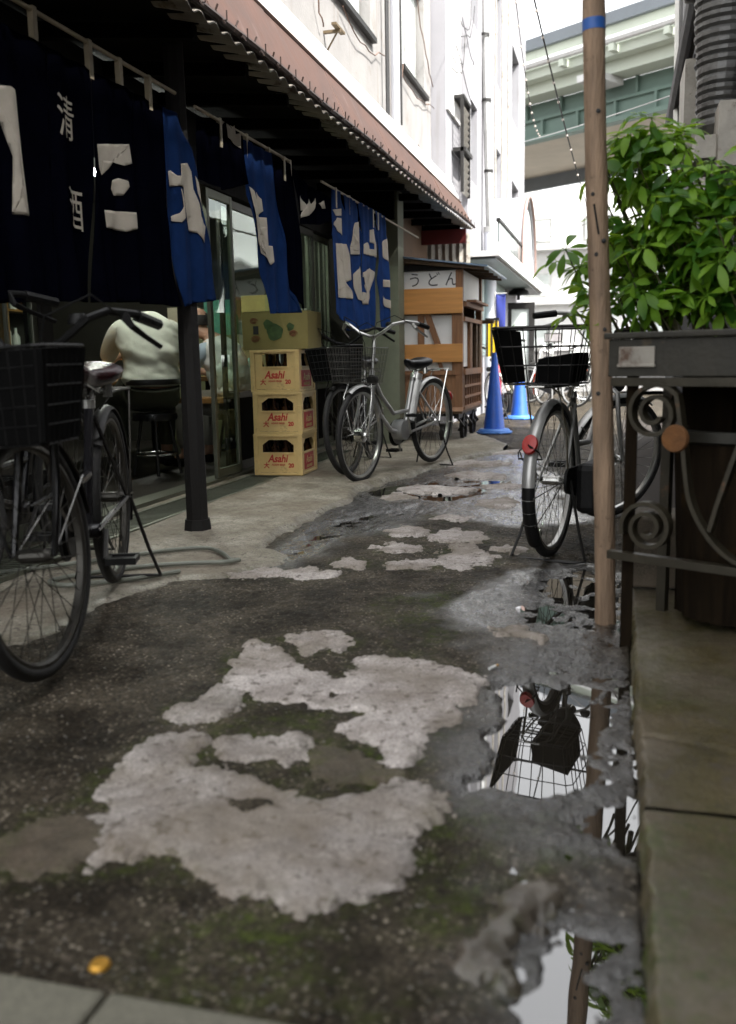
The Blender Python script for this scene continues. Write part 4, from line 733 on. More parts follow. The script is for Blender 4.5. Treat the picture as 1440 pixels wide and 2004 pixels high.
# ---- curtains on rods
def polymesh(poly, step=.035):
    bm = bmesh.new(); vs = [bm.verts.new((0, p[0], p[1])) for p in poly_clean(poly)]
    f = bm.faces.new(vs); bmesh.ops.triangulate(bm, faces=[f])
    ys_ = [p[0] for p in poly]; zs_ = [p[1] for p in poly]
    for ax, lo, hi in (((0, 1, 0), min(ys_), max(ys_)), ((0, 0, 1), min(zs_), max(zs_))):
        v = math.ceil((lo + 1e-4) / step) * step
        while v < hi:
            g_ = bm.verts[:] + bm.edges[:] + bm.faces[:]
            co = (0, v, 0) if ax[1] else (0, 0, v)
            bmesh.ops.bisect_plane(bm, geom=g_, dist=1e-5, plane_co=co, plane_no=ax); v += step
    return bm
def clothx(y, z, ph, top=2.1, amp=1.):
    dn = max(0., top - z)
    return -2.0 + .02 * dn ** 1.5 + amp * dn * (.017 * math.sin(y * 26 + ph + 1.2 * z) + .006 * math.sin(y * 61 + ph * 2 - z * 2)) + .006 * math.sin(y * 40 + ph) + .02 * math.sin(z * 5 + y * 3 + ph) * dn * .5
def cloth(name, poly, mat, parent, ph, off=0., label=None, solid=.0016, amp=1.):
    bm = polymesh(poly, .016); me = bpy.data.meshes.new(name)
    for v in bm.verts: v.co.x = clothx(v.co.y, v.co.z, ph, amp=amp) + off
    L = ppos(parent)
    for v in bm.verts: v.co -= L
    bmesh.ops.recalc_face_normals(bm, faces=bm.faces)
    if sum(f.normal.x for f in bm.faces) < 0: bmesh.ops.reverse_faces(bm, faces=bm.faces)
    bm.to_mesh(me); bm.free(); me.materials.append(mat); me.polygons.foreach_set('use_smooth', [True] * len(me.polygons))
    o = bpy.data.objects.new(name, me); C.objects.link(o); o.parent = parent
    if solid: s = o.modifiers.new('thickness', 'SOLIDIFY'); s.thickness = solid; s.offset = -1
    if label: o['label'] = label
    return o
def curtain(label, y0, y1, z, cloths, prints, loops, mats, group, phs):
    t = thing('shop_curtain', label, 'curtain', (-2.0, (y0 + y1) / 2, z), 0, group)
    pipe('rod', [(-2.012, y0, z), (-2.012, y1, z + .008)], .0085, m_rod, t)
    for yl in loops:
        mb = MB(); mb.box((-2.024, yl - .012, z - .13), (-2.001, yl + .012, z + .014)); mb.build('hanging_loop', m_rod, t, world=True)
    owner = []
    for i, p in enumerate(cloths): owner.append((cloth('cloth_panel', p, mats[i], t, phs[0], off=-.0022 * (i % 2)), p, phs[0]))
    for g_ in prints:
        cy = sum(p[0] for p in g_) / len(g_); cz = sum(p[1] for p in g_) / len(g_)
        best = min(owner, key=lambda o_: -float(sdf(o_[1], np.array([cy]), np.array([cz]))[0]))
        cloth('printed_character', g_, m_print, t, best[2], off=.0045, solid=.0008)
    return t, owner
GC = 'dyed split curtains hanging from rods under the eave'
c1, ow1 = curtain('nearest dark navy curtain with large white characters over the open doorway', 2.5, 4.16, 2.10, D['cloth1'], D['print1'], (3.06, 3.42, 3.65, 3.90), [m_navydark, m_navydark, m_navydark, m_navydark, m_navyshade], GC, (0, 1.3, 2.2, 3.7, 4.4))
c2, ow2 = curtain('middle curtain on a short rod with a bright blue panel hanging before the glass', 4.37, 5.75, 2.10, D['cloth2'], D['print2'], (4.66, 5.02, 5.36, 5.62, 5.73), [m_navydark, m_navyshade, m_navydark, m_navydark], GC, (.4, 2.6, 4.2, 5.5))
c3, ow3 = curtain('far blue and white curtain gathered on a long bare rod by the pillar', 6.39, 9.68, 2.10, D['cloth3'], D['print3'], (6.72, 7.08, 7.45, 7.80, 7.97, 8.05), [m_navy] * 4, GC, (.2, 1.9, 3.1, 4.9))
# the two small characters down the second cloth
for ch, yc, zc_ in (('清', 3.205, 1.765), ('酒', 3.225, 1.44)):
    me = text_mesh(ch, .16, extrude=0.0)
    bm = bmesh.new(); bm.from_mesh(me); L = ppos(c1)
    for v in bm.verts: v.co = Vector((0, v.co.x * .85, v.co.y * 1.05))
    for ax in ((0, 1, 0), (0, 0, 1)):
        for q_ in range(-7, 8): bmesh.ops.bisect_plane(bm, geom=bm.verts[:] + bm.edges[:] + bm.faces[:], dist=1e-6, plane_co=(0, q_ * .012, q_ * .012), plane_no=ax)
    for v in bm.verts:
        y_, z_ = yc + v.co.y, zc_ + v.co.z
        v.co = Vector((clothx(y_, z_, 0) + .0045, y_, z_)) - L
    bm.to_mesh(me); bm.free(); me.materials.clear(); me.materials.append(m_print)
    o = bpy.data.objects.new('printed_character', me); C.objects.link(o); o.parent = c1
# ---- interior furnishing
ct = world_thing('counter_table', 'dark wooden counter table inside the tavern in front of the two men', 'table', (-3.8, 6.3, 0))
B('tabletop', m_intwood, ((-4.5, 5.0, .70), (-3.68, 8.4, .74)), parent=ct)
for (x, y) in ((-4.4, 5.1), (-3.8, 5.1), (-4.4, 8.3), (-3.8, 8.3)): B('leg', m_darkwood, ((x - .03, y - .03, .012), (x + .03, y + .03, .70)), parent=ct)
ws = world_thing('wooden_screen', 'amber wooden partition board standing at the near end of the counter', 'screen', (-3.9, 5.3, 0))
for k in range(5): B('plank', m_intwood, ((-4.36 + k * .11, 5.28, .745), (-4.255 + k * .11, 5.30, 1.32)), parent=ws)
dsh = world_thing('yellow_dish', 'small yellow dish on the counter edge below the glass mug', 'dish', (-3.74, 5.12, .742))
mb = MB(); mb.box((-.05, -.05, 0), (.05, .05, .045)); mb.v = [(x * (1.25 if z > .02 else .9), y * (1.25 if z > .02 else .9), z) for x, y, z in mb.v]; mb.build('dish_body', M('yellow_glaze', (.62, .55, .16), .4), dsh)
mb = MB(); mb.box((-.045, -.045, .046), (.045, .045, .05)); mb.build('food', M('food', (.5, .35, .12), .7), dsh)
gm = world_thing('glass_mug', 'clear glass mug of amber drink standing on the counter', 'mug', (-3.9, 5.13, .741))
mb = MB(); mb.lathe([(.0, .004), (.032, .004), (.035, .1), (.0, .1)], (0, 0, 0), 14); mb.build('drink', M('amber_drink', (.5, .3, .05), .2), gm)
mb = MB(); mb.lathe([(.036, 0), (.040, .13), (.037, .13), (.034, .002)], (0, 0, 0), 14); mb.build('glass_wall', GLASS, gm, smooth=True); mb = MB(); mb.tube([(.036, 0, .1), (.07, 0, .09), (.072, 0, .04), (.036, 0, .03)], .006, 5); mb.build('handle', GLASS, gm)
# fluorescent fixtures inside
m_tube = M('lit_fluorescent_tube', (.8, .9, .85), .4, bump=0, emit=((.96, 1., .9), 34.0))
for i, (x, y, lb) in enumerate(((-3.2, 5.75, 'lit fluorescent fixture over the near end of the counter'), (-4.2, 7.6, 'lit fluorescent fixture seen through the far sliding doors'))):
    fx = thing('ceiling_lamp', lb, 'lamp', (x, y, 2.45)); mb = MB(); mb.box((-.06, -.6, 0), (.06, .6, .08)); mb.build('lamp_housing', m_whitepaint, fx); mb = MB(); mb.tube([(0, -.58, -.025), (0, .58, -.025)], .016, 8); mb.build('lamp_tube', m_tube, fx)
# shelf, posters, bags, boxes seen through the glass
for i, (x, y, lb) in enumerate(((-6.15, 7.0, 'dark back shelf with bottles on the rear wall of the tavern'),)):
    sh = world_thing('bottle_shelf', lb, 'shelf', (x, y, 0))
    for k in range(3): B('shelf_board', m_intwood, ((-6.18, 5.8, 1.0 + k * .42), (-5.95, 9.0, 1.025 + k * .42)), parent=sh)
rr = random.Random(4)
bm_ = [M('green_bottle', (.03, .12, .05), .1, bump=0), m_glassbottle, M('white_carton', (.6, .6, .55), .6), M('teal_carton', (.1, .35, .33), .6)]
bnm = ['green', 'brown glass', 'white', 'teal']
for k in range(3):
    y = 6.0
    while y < 8.9:
        h_ = rr.uniform(.2, .32); mb = MB(); mb.lathe([(0, 0), (.04, 0), (.042, h_ * .6), (.015, h_ * .78), (.014, h_), (0, h_)], (0, 0, 0), 8)
        o = mb.build('bottle', bm_[ci := rr.randrange(4)], smooth=True); o.location = (-6.06, y, 1.026 + k * .42)
        things_props(o, bnm[ci] + ' bottle standing on the %s board of the back shelf' % ['lowest', 'middle', 'top'][k], 'bottle', bnm[ci] + ' bottles on the %s board of the back shelf' % ['lowest', 'middle', 'top'][k]); y += rr.uniform(.14, .34)
for i, (y, z, h_, c_) in enumerate(((5.0, 1.5, .5, (.6, .55, .2)), (5.35, 1.5, .5, (.62, .6, .5)), (5.6, 1.55, .45, (.5, .12, .06)))):
    mb = MB(); mb.box((0, 0, 0), (.006, .2, h_)); o = mb.build('menu_strip', M('menu_paper_%d' % i, c_, .8), None); o.location = (-6.19, y, z); things_props(o, ['mustard menu strip on the back wall of the tavern', 'cream menu strip on the back wall beside the mustard one', 'red menu strip on the back wall nearest the shelf'][i], 'poster')
def bag(name, label, loc, s, mat, seed):
    me = bpy.data.meshes.new(name); bm = bmesh.new(); bmesh.ops.create_icosphere(bm, subdivisions=4, radius=1)
    for v in bm.verts:
        n_ = fbm(np.array([v.co.x * 2 + seed]), np.array([v.co.y * 2 + v.co.z * 1.7]), 1.3, 4)[0]
        v.co = Vector((v.co.x * s[0], v.co.y * s[1], v.co.z * s[2])) * (1 + .45 * n_); v.co.z = max(v.co.z, -s[2] * .75)
    for v in bm.verts: v.co.z += s[2] * .75
    bm.to_mesh(me); bm.free(); me.materials.append(mat); me.polygons.foreach_set('use_smooth', [True] * len(me.polygons))
    o = bpy.data.objects.new(name, me); C.objects.link(o); o.location = loc; return things_props(o, label, 'bag')
bn = world_thing('window_bench', 'low dark bench inside the glass behind the yellow crates', 'bench', (-3.0, 7.0, 0)); B('bench_top', m_intwood, ((-3.3, 6.55, .56), (-2.84, 8.8, .60)), parent=bn); B('bench_front', m_darkwood, ((-2.88, 6.6, .012), (-2.85, 8.75, .56)), parent=bn)
bag('plastic_bag', 'milky plastic bag bulging against the glass behind the seated bald man', (-3.02, 6.98, .6), (.15, .2, .22), m_plastic, 1.)
bag('plastic_bag', 'pale teal plastic bag on the window bench beside the cardboard box', (-3.02, 7.42, .6), (.14, .18, .17), M('teal_plastic_bag', (.22, .48, .42), .35, var=.2, bump=.6, bscale=14), 4.)
bag('plastic_bag', 'white plastic bundle on the window bench near the far door', (-3.02, 8.35, .6), (.14, .22, .3), m_plastic, 7.)
cbn = world_thing('storage_cabinet', 'olive storage cabinet stacked with cartons seen through the far sliding doors', 'cabinet', (-3.8, 9.2, 0)); B('cabinet_body', M('olive_cabinet', (.13, .14, .07), .6, var=.2), ((-4.7, 9.05, .012), (-2.95, 9.38, 1.15)), parent=cbn)
for k in range(4): B('cabinet_door', M('olive_door', (.17, .18, .09), .5, var=.2), ((-4.67 + k * .43, 9.03, .06), (-4.26 + k * .43, 9.048, 1.1)), parent=cbn)
rr = random.Random(17)
for k, (c_, lb) in enumerate((((.45, .42, .3), 'pale carton on the olive cabinet farthest from the glass'), ((.08, .28, .2), 'teal carton on the olive cabinet beside the pale one'), ((.4, .36, .12), 'mustard carton on the olive cabinet beside the teal one'), ((.5, .5, .46), 'white carton on the olive cabinet nearest the glass doors'))):
    o = B('carton', M('carton_%d' % k, c_, .7), ((-4.6 + k * .42, 9.08, 1.152), (-4.25 + k * .42, 9.34, 1.152 + rr.uniform(.18, .4)))); things_props(o, lb, 'box')
# ---- crates
def crate(label, loc, rz, arch=True):
    t = thing('beer_crate', label, 'crate', loc, rz, 'yellow beer crates in one stack'); Wx, Wy, Hh = .37, .42, .305
    e = .012
    def face(width, along, sgn, hole=True):
        """panel with a handle opening"""
        mb = MB(); hw = width / 2 - .035; z0, z1 = (.17, .262) if arch else (.185, .275); a = .055 if not arch else .03
        def P(u, v, dpt): return (u, -Wy / 2 + dpt, v) if along == 'x' and sgn < 0 else (u, Wy / 2 - dpt, v) if along == 'x' else (Wx / 2 - dpt, u, v) if sgn > 0 else (-Wx / 2 + dpt, u, v)
        hx = hw - a
        def slab_(u0, u1, v0, v1, d0=.006, d1=.014):
            mb.hexa([P(u0, v0, d0), P(u1, v0, d0), P(u1, v0, d1), P(u0, v0, d1), P(u0, v1, d0), P(u1, v1, d0), P(u1, v1, d1), P(u0, v1, d1)])
        slab_(-hw, hw, .02, z0); slab_(-hw, -hx, z0, z1); slab_(hx, hw, z0, z1); slab_(-hw, hw, z1, .285)
        slab_(-hx - .01, hx + .01, z0 - .010, z0, .0, .006)                  # lip under the opening
        if arch:
            for s_ in (-1, 1):
                mb.hexa([P(s_ * hx, z1, .006), P(s_ * (hx - .05), z1, .006), P(s_ * (hx - .05), z1, .014), P(s_ * hx, z1, .014), P(s_ * hx, z1 - .035, .006), P(s_ * (hx - .002), z1 - .0352, .006), P(s_ * (hx - .002), z1 - .0352, .014), P(s_ * hx, z1 - .035, .014)])
        return mb
    f1 = face(Wx, 'x', -1).build('side_panel', m_crate, t); face(Wx, 'x', 1).build('side_panel', m_crate, t); face(Wy, 'y', 1).build('side_panel', m_crate, t); face(Wy, 'y', -1).build('side_panel', m_crate, t)
    for sx in (-1, 1):
        for sy in (-1, 1):
            mb = MB(); x, y = sx * (Wx / 2 - .017), sy * (Wy / 2 - .017); mb.box((x - .018, y - .018, .0), (x + .018, y + .018, Hh)); mb.box((x - .02, y - .02, .20), (x + .02, y + .02, .208)); mb.build('corner_post', m_crate, t, bevel=.004)
    for z0, z1, o_ in ((0, .018, .0), (.286, .305, .002)):
        mb = MB()
        mb.box((-Wx / 2 - o_, -Wy / 2 - o_, z0), (Wx / 2 + o_, -Wy / 2 + .016, z1)); mb.box((-Wx / 2 - o_, Wy / 2 - .016, z0), (Wx / 2 + o_, Wy / 2 + o_, z1))
        mb.box((-Wx / 2 - o_, -Wy / 2 + .017, z0), (-Wx / 2 + .016, Wy / 2 - .017, z1)); mb.box((Wx / 2 - .016, -Wy / 2 + .017, z0), (Wx / 2 + o_, Wy / 2 - .017, z1))
        mb.build('rim', m_crate, t, bevel=.002)
    mb = MB(); mb.box((-Wx / 2 + .02, -Wy / 2 + .02, .004), (Wx / 2 - .02, Wy / 2 - .02, .012)); mb.build('bottom', m_crate, t)
    mb = MB()
    for k in range(1, 4): x = -Wx / 2 + .02 + k * (Wx - .04) / 4; mb.box((x - .002, -Wy / 2 + .02, .013), (x + .002, Wy / 2 - .02, .16))
    mb.build('divider', m_crate, t)
    for i in range(4):
        for j in range(5):
            if arch is False and (i + j) % 3: continue
            mb = MB(); mb.lathe([(0, 0), (.034, 0), (.035, .15), (.014, .215), (.013, .27), (0, .27)], (-.127 + i * .085, -.15 + j * .075, .014), 8); mb.build('bottle', m_glassbottle, t, smooth=True)
    yf = -Wy / 2 + .0055; X_ = (1, 0, 0); Z_ = (0, 0, 1)
    text_obj('lettering', 'Asahi', .078, m_redprint, t, (0, yf, .122), X_, Z_, sx=.86, sy=1.0, shear=.22, bold=.0022)
    text_obj('lettering', 'ASAHI BEER', .021, m_redprint, t, (.0, yf, .078), X_, Z_, sx=.95, sy=.9, bold=.0005)
    text_obj('lettering', '大', .045, m_redprint, t, (-.092, yf, .070), X_, Z_, bold=.0012); text_obj('lettering', '20', .042, m_redprint, t, (.098, yf, .072), X_, Z_, bold=.0018)
    xf = Wx / 2 - .0045
    mb = MB(); mb.box((xf - .001, -.135, .035), (xf + .0005, .12, .155)); mb.build('red_label', m_redprint, t)
    text_obj('lettering', 'Asahi', .075, m_crate, t, (xf + .002, -.005, .105), (0, 1, 0), Z_, shear=.2); text_obj('lettering', 'ASAHI BEER', .03, m_crate, t, (xf + .002, -.005, .055), (0, 1, 0), Z_)
    return t
CR = (-2.40, 6.57); rzc = math.radians(3)
crate('bottom beer crate of the yellow stack, full of dark bottles', (CR[0], CR[1], .036), rzc)
crate('middle beer crate of the yellow stack with arched opening', (CR[0] + .004, CR[1] + .002, .036 + .306), rzc + .01)
crate('top yellow beer crate directly under the cardboard box', (CR[0] - .004, CR[1] + .004, .036 + .612), rzc - .012, arch=False)
# cardboard box with printed vegetables
bx = thing('cardboard_box', 'olive cardboard vegetable box with red spirals on top of the yellow crates', 'box', (CR[0] + .02, CR[1] + .06, .956), rzc)
mb = MB(); mb.box((-.29, -.19, 0), (.21, .19, .27)); mb.build('box_body', m_card, bx, bevel=.003)
mb = MB(); mb.box((-.288, -.192, .272), (.208, -.002, .275)); mb.build('flap', m_card, bx); mb = MB(); mb.box((-.288, .002, .272), (.208, .192, .275)); mb.build('flap', m_card, bx)
def disc_print(cx, cz, r, mat, n=18, wob=0.): 
    pts = [(cx + r * math.cos(a) * (1 + wob * math.sin(5 * a)), -.1925, cz + r * math.sin(a) * (1 + wob * math.cos(3 * a))) for a in np.linspace(0, 2 * PI, n, endpoint=False)]
    mb = MB(); mb.add(pts, [tuple(range(n))]); return mb.build('printed_picture', mat, bx)
disc_print(-.04, .125, .062, m_greenprint, wob=.08); disc_print(-.09, .18, .035, m_greenprint, wob=.12); disc_print(.08, .16, .028, m_greenprint, wob=.15)
for cx, cz, r in ((-.2, .205, .032), (-.19, .075, .036), (.10, .11, .032)):
    mb = MB(); mb.tube([(cx + r * (1 - k / 30) * math.cos(k * .55), -.1925, cz + r * .7 * (1 - k / 30) * math.sin(k * .55)) for k in range(26)], .0026, 4); mb.build('printed_spiral', m_fadedred, bx)
mb = MB(); mb.box((-.205, -.1925, .11), (-.165, -.1905, .17)); mb.build('printed_picture', m_blackprint, bx)

# ---------------------------------------------------------------- seated men
def skin_obj(name, V, E, Rd, mat, parent, sub=2, smooth=True, root=0):
    me = bpy.data.meshes.new(name); me.from_pydata([tuple(v) for v in V], E, []); o = bpy.data.objects.new(name, me); C.objects.link(o)
    o.parent = parent; md = o.modifiers.new('skin', 'SKIN'); md.use_smooth_shade = True; md.use_x_symmetry = False
    sv = me.skin_vertices[0].data
    for i, r in enumerate(Rd): sv[i].radius = (r, r) if not hasattr(r, '__len__') else r
    sv[root].use_root = True; ss = o.modifiers.new('sub', 'SUBSURF'); ss.levels = sub; ss.render_levels = sub
    me.materials.append(mat); return o
def man(label, loc, rz, shirt, trouser, lean, bald, vest=None, bow=0.):
    """seated man; local +y is where he faces, seat top at z=.46"""
    t = thing('person', label, 'person', loc, rz)
    hip = Vector((0, 0, .54)); ln = math.radians(lean)
    def S_(h, f=0., x=0.):  # point on the leaning spine
        a = ln * (.35 + .65 * min(1, h / .5)); return hip + Vector((x, math.sin(a) * h + f, math.cos(a) * h))
    chest = S_(.30); sh = S_(.47); neck = S_(.56, .03) + Vector((0, bow * .35, -bow * .15)); head = S_(.66, .10) + Vector((0, .02 + bow * .6, -bow))
    V = []; E = []; R_ = []
    def add(p, r, par=None):
        V.append(Vector(p)); R_.append(r); i = len(V) - 1
        if par is not None: E.append((par, i))
        return i
    h0 = add(hip, (.15, .12)); c0 = add(S_(.15), (.145, .115), h0); c1_ = add(chest, (.17, .12), c0); s0 = add(sh, (.13, .09), c1_); n0 = add(neck, .055, s0)
    hd = [add(head + Vector((0, -.01, -.05)), .07, n0)]; hd.append(add(head + Vector((0, .0, .03)), .09, hd[0])); hd.append(add(head + Vector((0, -.005, .10)), .06, hd[1]))
    for s_ in (-1, 1):
        a0 = add(sh + Vector((s_ * .17, .0, -.02)), .06, s0); el = add(sh + Vector((s_ * .25, .16, -.24)), .043, a0); wr_ = add(Vector((s_ * .13, sh.y + .34, .80)), .027, el)
        pm = add(Vector((s_ * .10, sh.y + .40, .79)), (.033, .018), wr_)
        for q in range(4):
            b_ = add(V[pm] + Vector((s_ * (.024 - q * .016), .045, .0)), .009, pm); m_ = add(V[b_] + Vector((0, .032 - .003 * abs(q - 1), -.008)), .008, b_); add(V[m_] + Vector((0, .018, -.018)), .007, m_)
        th = add(V[pm] + Vector((-s_ * .035, -.005, .0)), .010, pm); add(V[th] + Vector((-s_ * .012, .032, -.006)), .008, th)
        k0 = add(Vector((s_ * .10, .06, .52)), .095, h0); kn = add(Vector((s_ * .17, .42, .52)), .065, k0); an = add(Vector((s_ * .16, .40, .10)), .042, kn); add(Vector((s_ * .17, .52, .05)), .038, an)
    skin_obj('body', V, E, R_, m_skin, t)
    # shirt: lofted torso with folds
    mb = MB(); rings = []; n = 40
    for i in range(27):
        h_ = .035 + i * .0196; cpt = S_(h_)
        tt = i / 26; wx = .165 + .045 * math.sin(min(1, tt * 1.15) * PI * .62) - .12 * max(0, tt - .82) * 3.6; wy = .125 + .03 * math.sin(tt * PI) - .06 * max(0, tt - .8) * 3
        if tt > .9: wx *= 1 - (tt - .9) * 3.5
        a_ = ln * (.35 + .65 * min(1, max(0, h_) / .5)); ring = []
        for j in range(n):
            an_ = 2 * PI * j / n; fold = .036 * float(fbm(np.array([an_ * 1.1 + 3]), np.array([tt * 5.5 + an_ * .8 + loc[0]]), 1.25, 3)[0]) * (1.2 - .6 * tt)+ .005 * math.sin(i * 1.5 + an_ * 2.5 + math.sin(i * .7) * 2) * max(0, math.cos(an_))
            blous = .02 * math.exp(-((tt - .10) / .08) ** 2)
            x = (wx + fold + blous) * math.cos(an_); y = (wy + fold + blous) * math.sin(an_)
            ring.append(cpt + Vector((x, y * math.cos(a_), -y * math.sin(a_))))
        rings.append(ring)
    mb.loft(rings); o = mb.build('shirt', vest or shirt, t, smooth=True); o.modifiers.new('s', 'SUBSURF').levels = 1
    for s_ in (-1, 1):
        V2 = [sh + Vector((s_ * .10, -.01, -.03)), sh + Vector((s_ * .185, .0, -.03)), sh + Vector((s_ * .235, .11, -.17)), sh + Vector((s_ * .25, .16, -.24))]
        skin_obj('sleeve', V2, [(0, 1), (1, 2), (2, 3)], [.085, .078, .066, .06], shirt, t)
    V3 = [hip + Vector((0, -.01, .035)), hip + Vector((0, .0, -.03)), Vector((-.10, .06, .53)), Vector((-.17, .42, .53)), Vector((-.16, .40, .14)), Vector((.10, .06, .53)), Vector((.17, .42, .53)), Vector((.16, .40, .14))]
    skin_obj('trousers', V3, [(0, 1), (1, 2), (2, 3), (3, 4), (1, 5), (5, 6), (6, 7)], [(.185, .14), (.19, .15), .115, .085, .065, .115, .085, .065], trouser, t)
    mb = MB(); mb.tube([hip + Vector((.183 * math.cos(a), .142 * math.sin(a) - .01, .075)) for a in np.linspace(0, 2 * PI, 28, endpoint=False)], .016, 6, closed=True, flat=(.5, 1.3)); mb.build('belt', m_belt, t, smooth=True)
    for s_ in (-1, 1):
        mb = MB(); mb.box((s_ * .165 - .045, .36, .012), (s_ * .165 + .045, .62, .085)); mb.build('shoe', m_black, t, bevel=.02)
    # hair, ears, face
    def cap(rx, ry, rz_, c_, cut, mat, nm, hole=None):
        bm = bmesh.new(); bmesh.ops.create_uvsphere(bm, u_segments=28, v_segments=20, radius=1)
        dele = [v for v in bm.verts if cut(v.co)]
        bmesh.ops.delete(bm, geom=dele, context='VERTS')
        for v in bm.verts: v.co = Vector((v.co.x * rx, v.co.y * ry, v.co.z * rz_)) * (1 + .02 * math.sin(v.co.x * 40) * math.sin(v.co.z * 37)) + c_
        me = bpy.data.meshes.new(nm); bm.to_mesh(me); bm.free(); me.materials.append(mat); me.polygons.foreach_set('use_smooth', [True] * len(me.polygons)); o = bpy.data.objects.new(nm, me); C.objects.link(o); o.parent = t; return o
    hc = head + Vector((0, -.005, .03))
    cap(.083, .103, .108, hc, lambda c: (c.z < -.35) or (c.y > .35 and c.z < .55) or (bald and c.z > .50 and c.y > -.75), m_hair, 'hair')
    if bald: cap(.080, .100, .105, hc, lambda c: c.z < .3, m_skin, 'scalp')
    for s_ in (-1, 1):
        mb = MB(); mb.tube([hc + Vector((s_ * .080, .01, -.035)), hc + Vector((s_ * .094, -.008, -.01)), hc + Vector((s_ * .092, .0, .025)), hc + Vector((s_ * .08, .015, .02))], .010, 6); mb.build('ear', m_skin, t, smooth=True)
        mb = MB(); mb.lathe([(0, .008), (.008, .006), (.011, 0)], hc + Vector((s_ * .032, .086, .0)), 8, axis='y'); mb.build('eye', m_black, t)
    mb = MB(); mb.tube([hc + Vector((0, .085, .015)), hc + Vector((0, .108, -.03)), hc + Vector((0, .09, -.035))], [.009, .014, .008], 6); mb.build('nose', m_skin, t, smooth=True)
    mb = MB(); mb.tube([hc + Vector((-.022, .083, -.062)), hc + Vector((0, .09, -.06)), hc + Vector((.022, .083, -.062))], .005, 5); mb.build('mouth', m_redprint, t)
    return t
def stool(label, loc):
    t = thing('bar_stool', label, 'stool', loc); mb = MB(); mb.lathe([(0, .40), (.16, .40), (.165, .42), (.16, .45), (0, .455)], (0, 0, 0), 20); mb.build('seat', m_vinyl, t, smooth=True)
    for k in range(4): a = k * PI / 2 + .5; mb = MB(); mb.tube([(.1 * math.cos(a), .1 * math.sin(a), .40), (.17 * math.cos(a), .17 * math.sin(a), 0)], .012, 6); mb.build('leg', m_darkmetal, t)
    mb = MB(); mb.tube([(.145 * math.cos(a), .145 * math.sin(a), .15) for a in np.linspace(0, 2 * PI, 16, endpoint=False)], .008, 5, closed=True); mb.build('foot_ring', m_chrome, t)
P1 = (-3.26, 6.15, .06); P2 = (-2.98, 7.0, .012)
man('man in a cream shirt and dark belt bent over the counter, seen from behind', P1, math.radians(40), m_shirt, m_trouser, 16, False, bow=.24).scale = (1.08, 1.08, 1.10)
stool('round stool under the man in the cream shirt', P1)
man('balding man in a light vest over a blue shirt seated behind the post', P2, math.radians(78), m_shirt2, m_trouser2, 20, True, vest=m_vest)
stool('round stool under the balding man', P2)
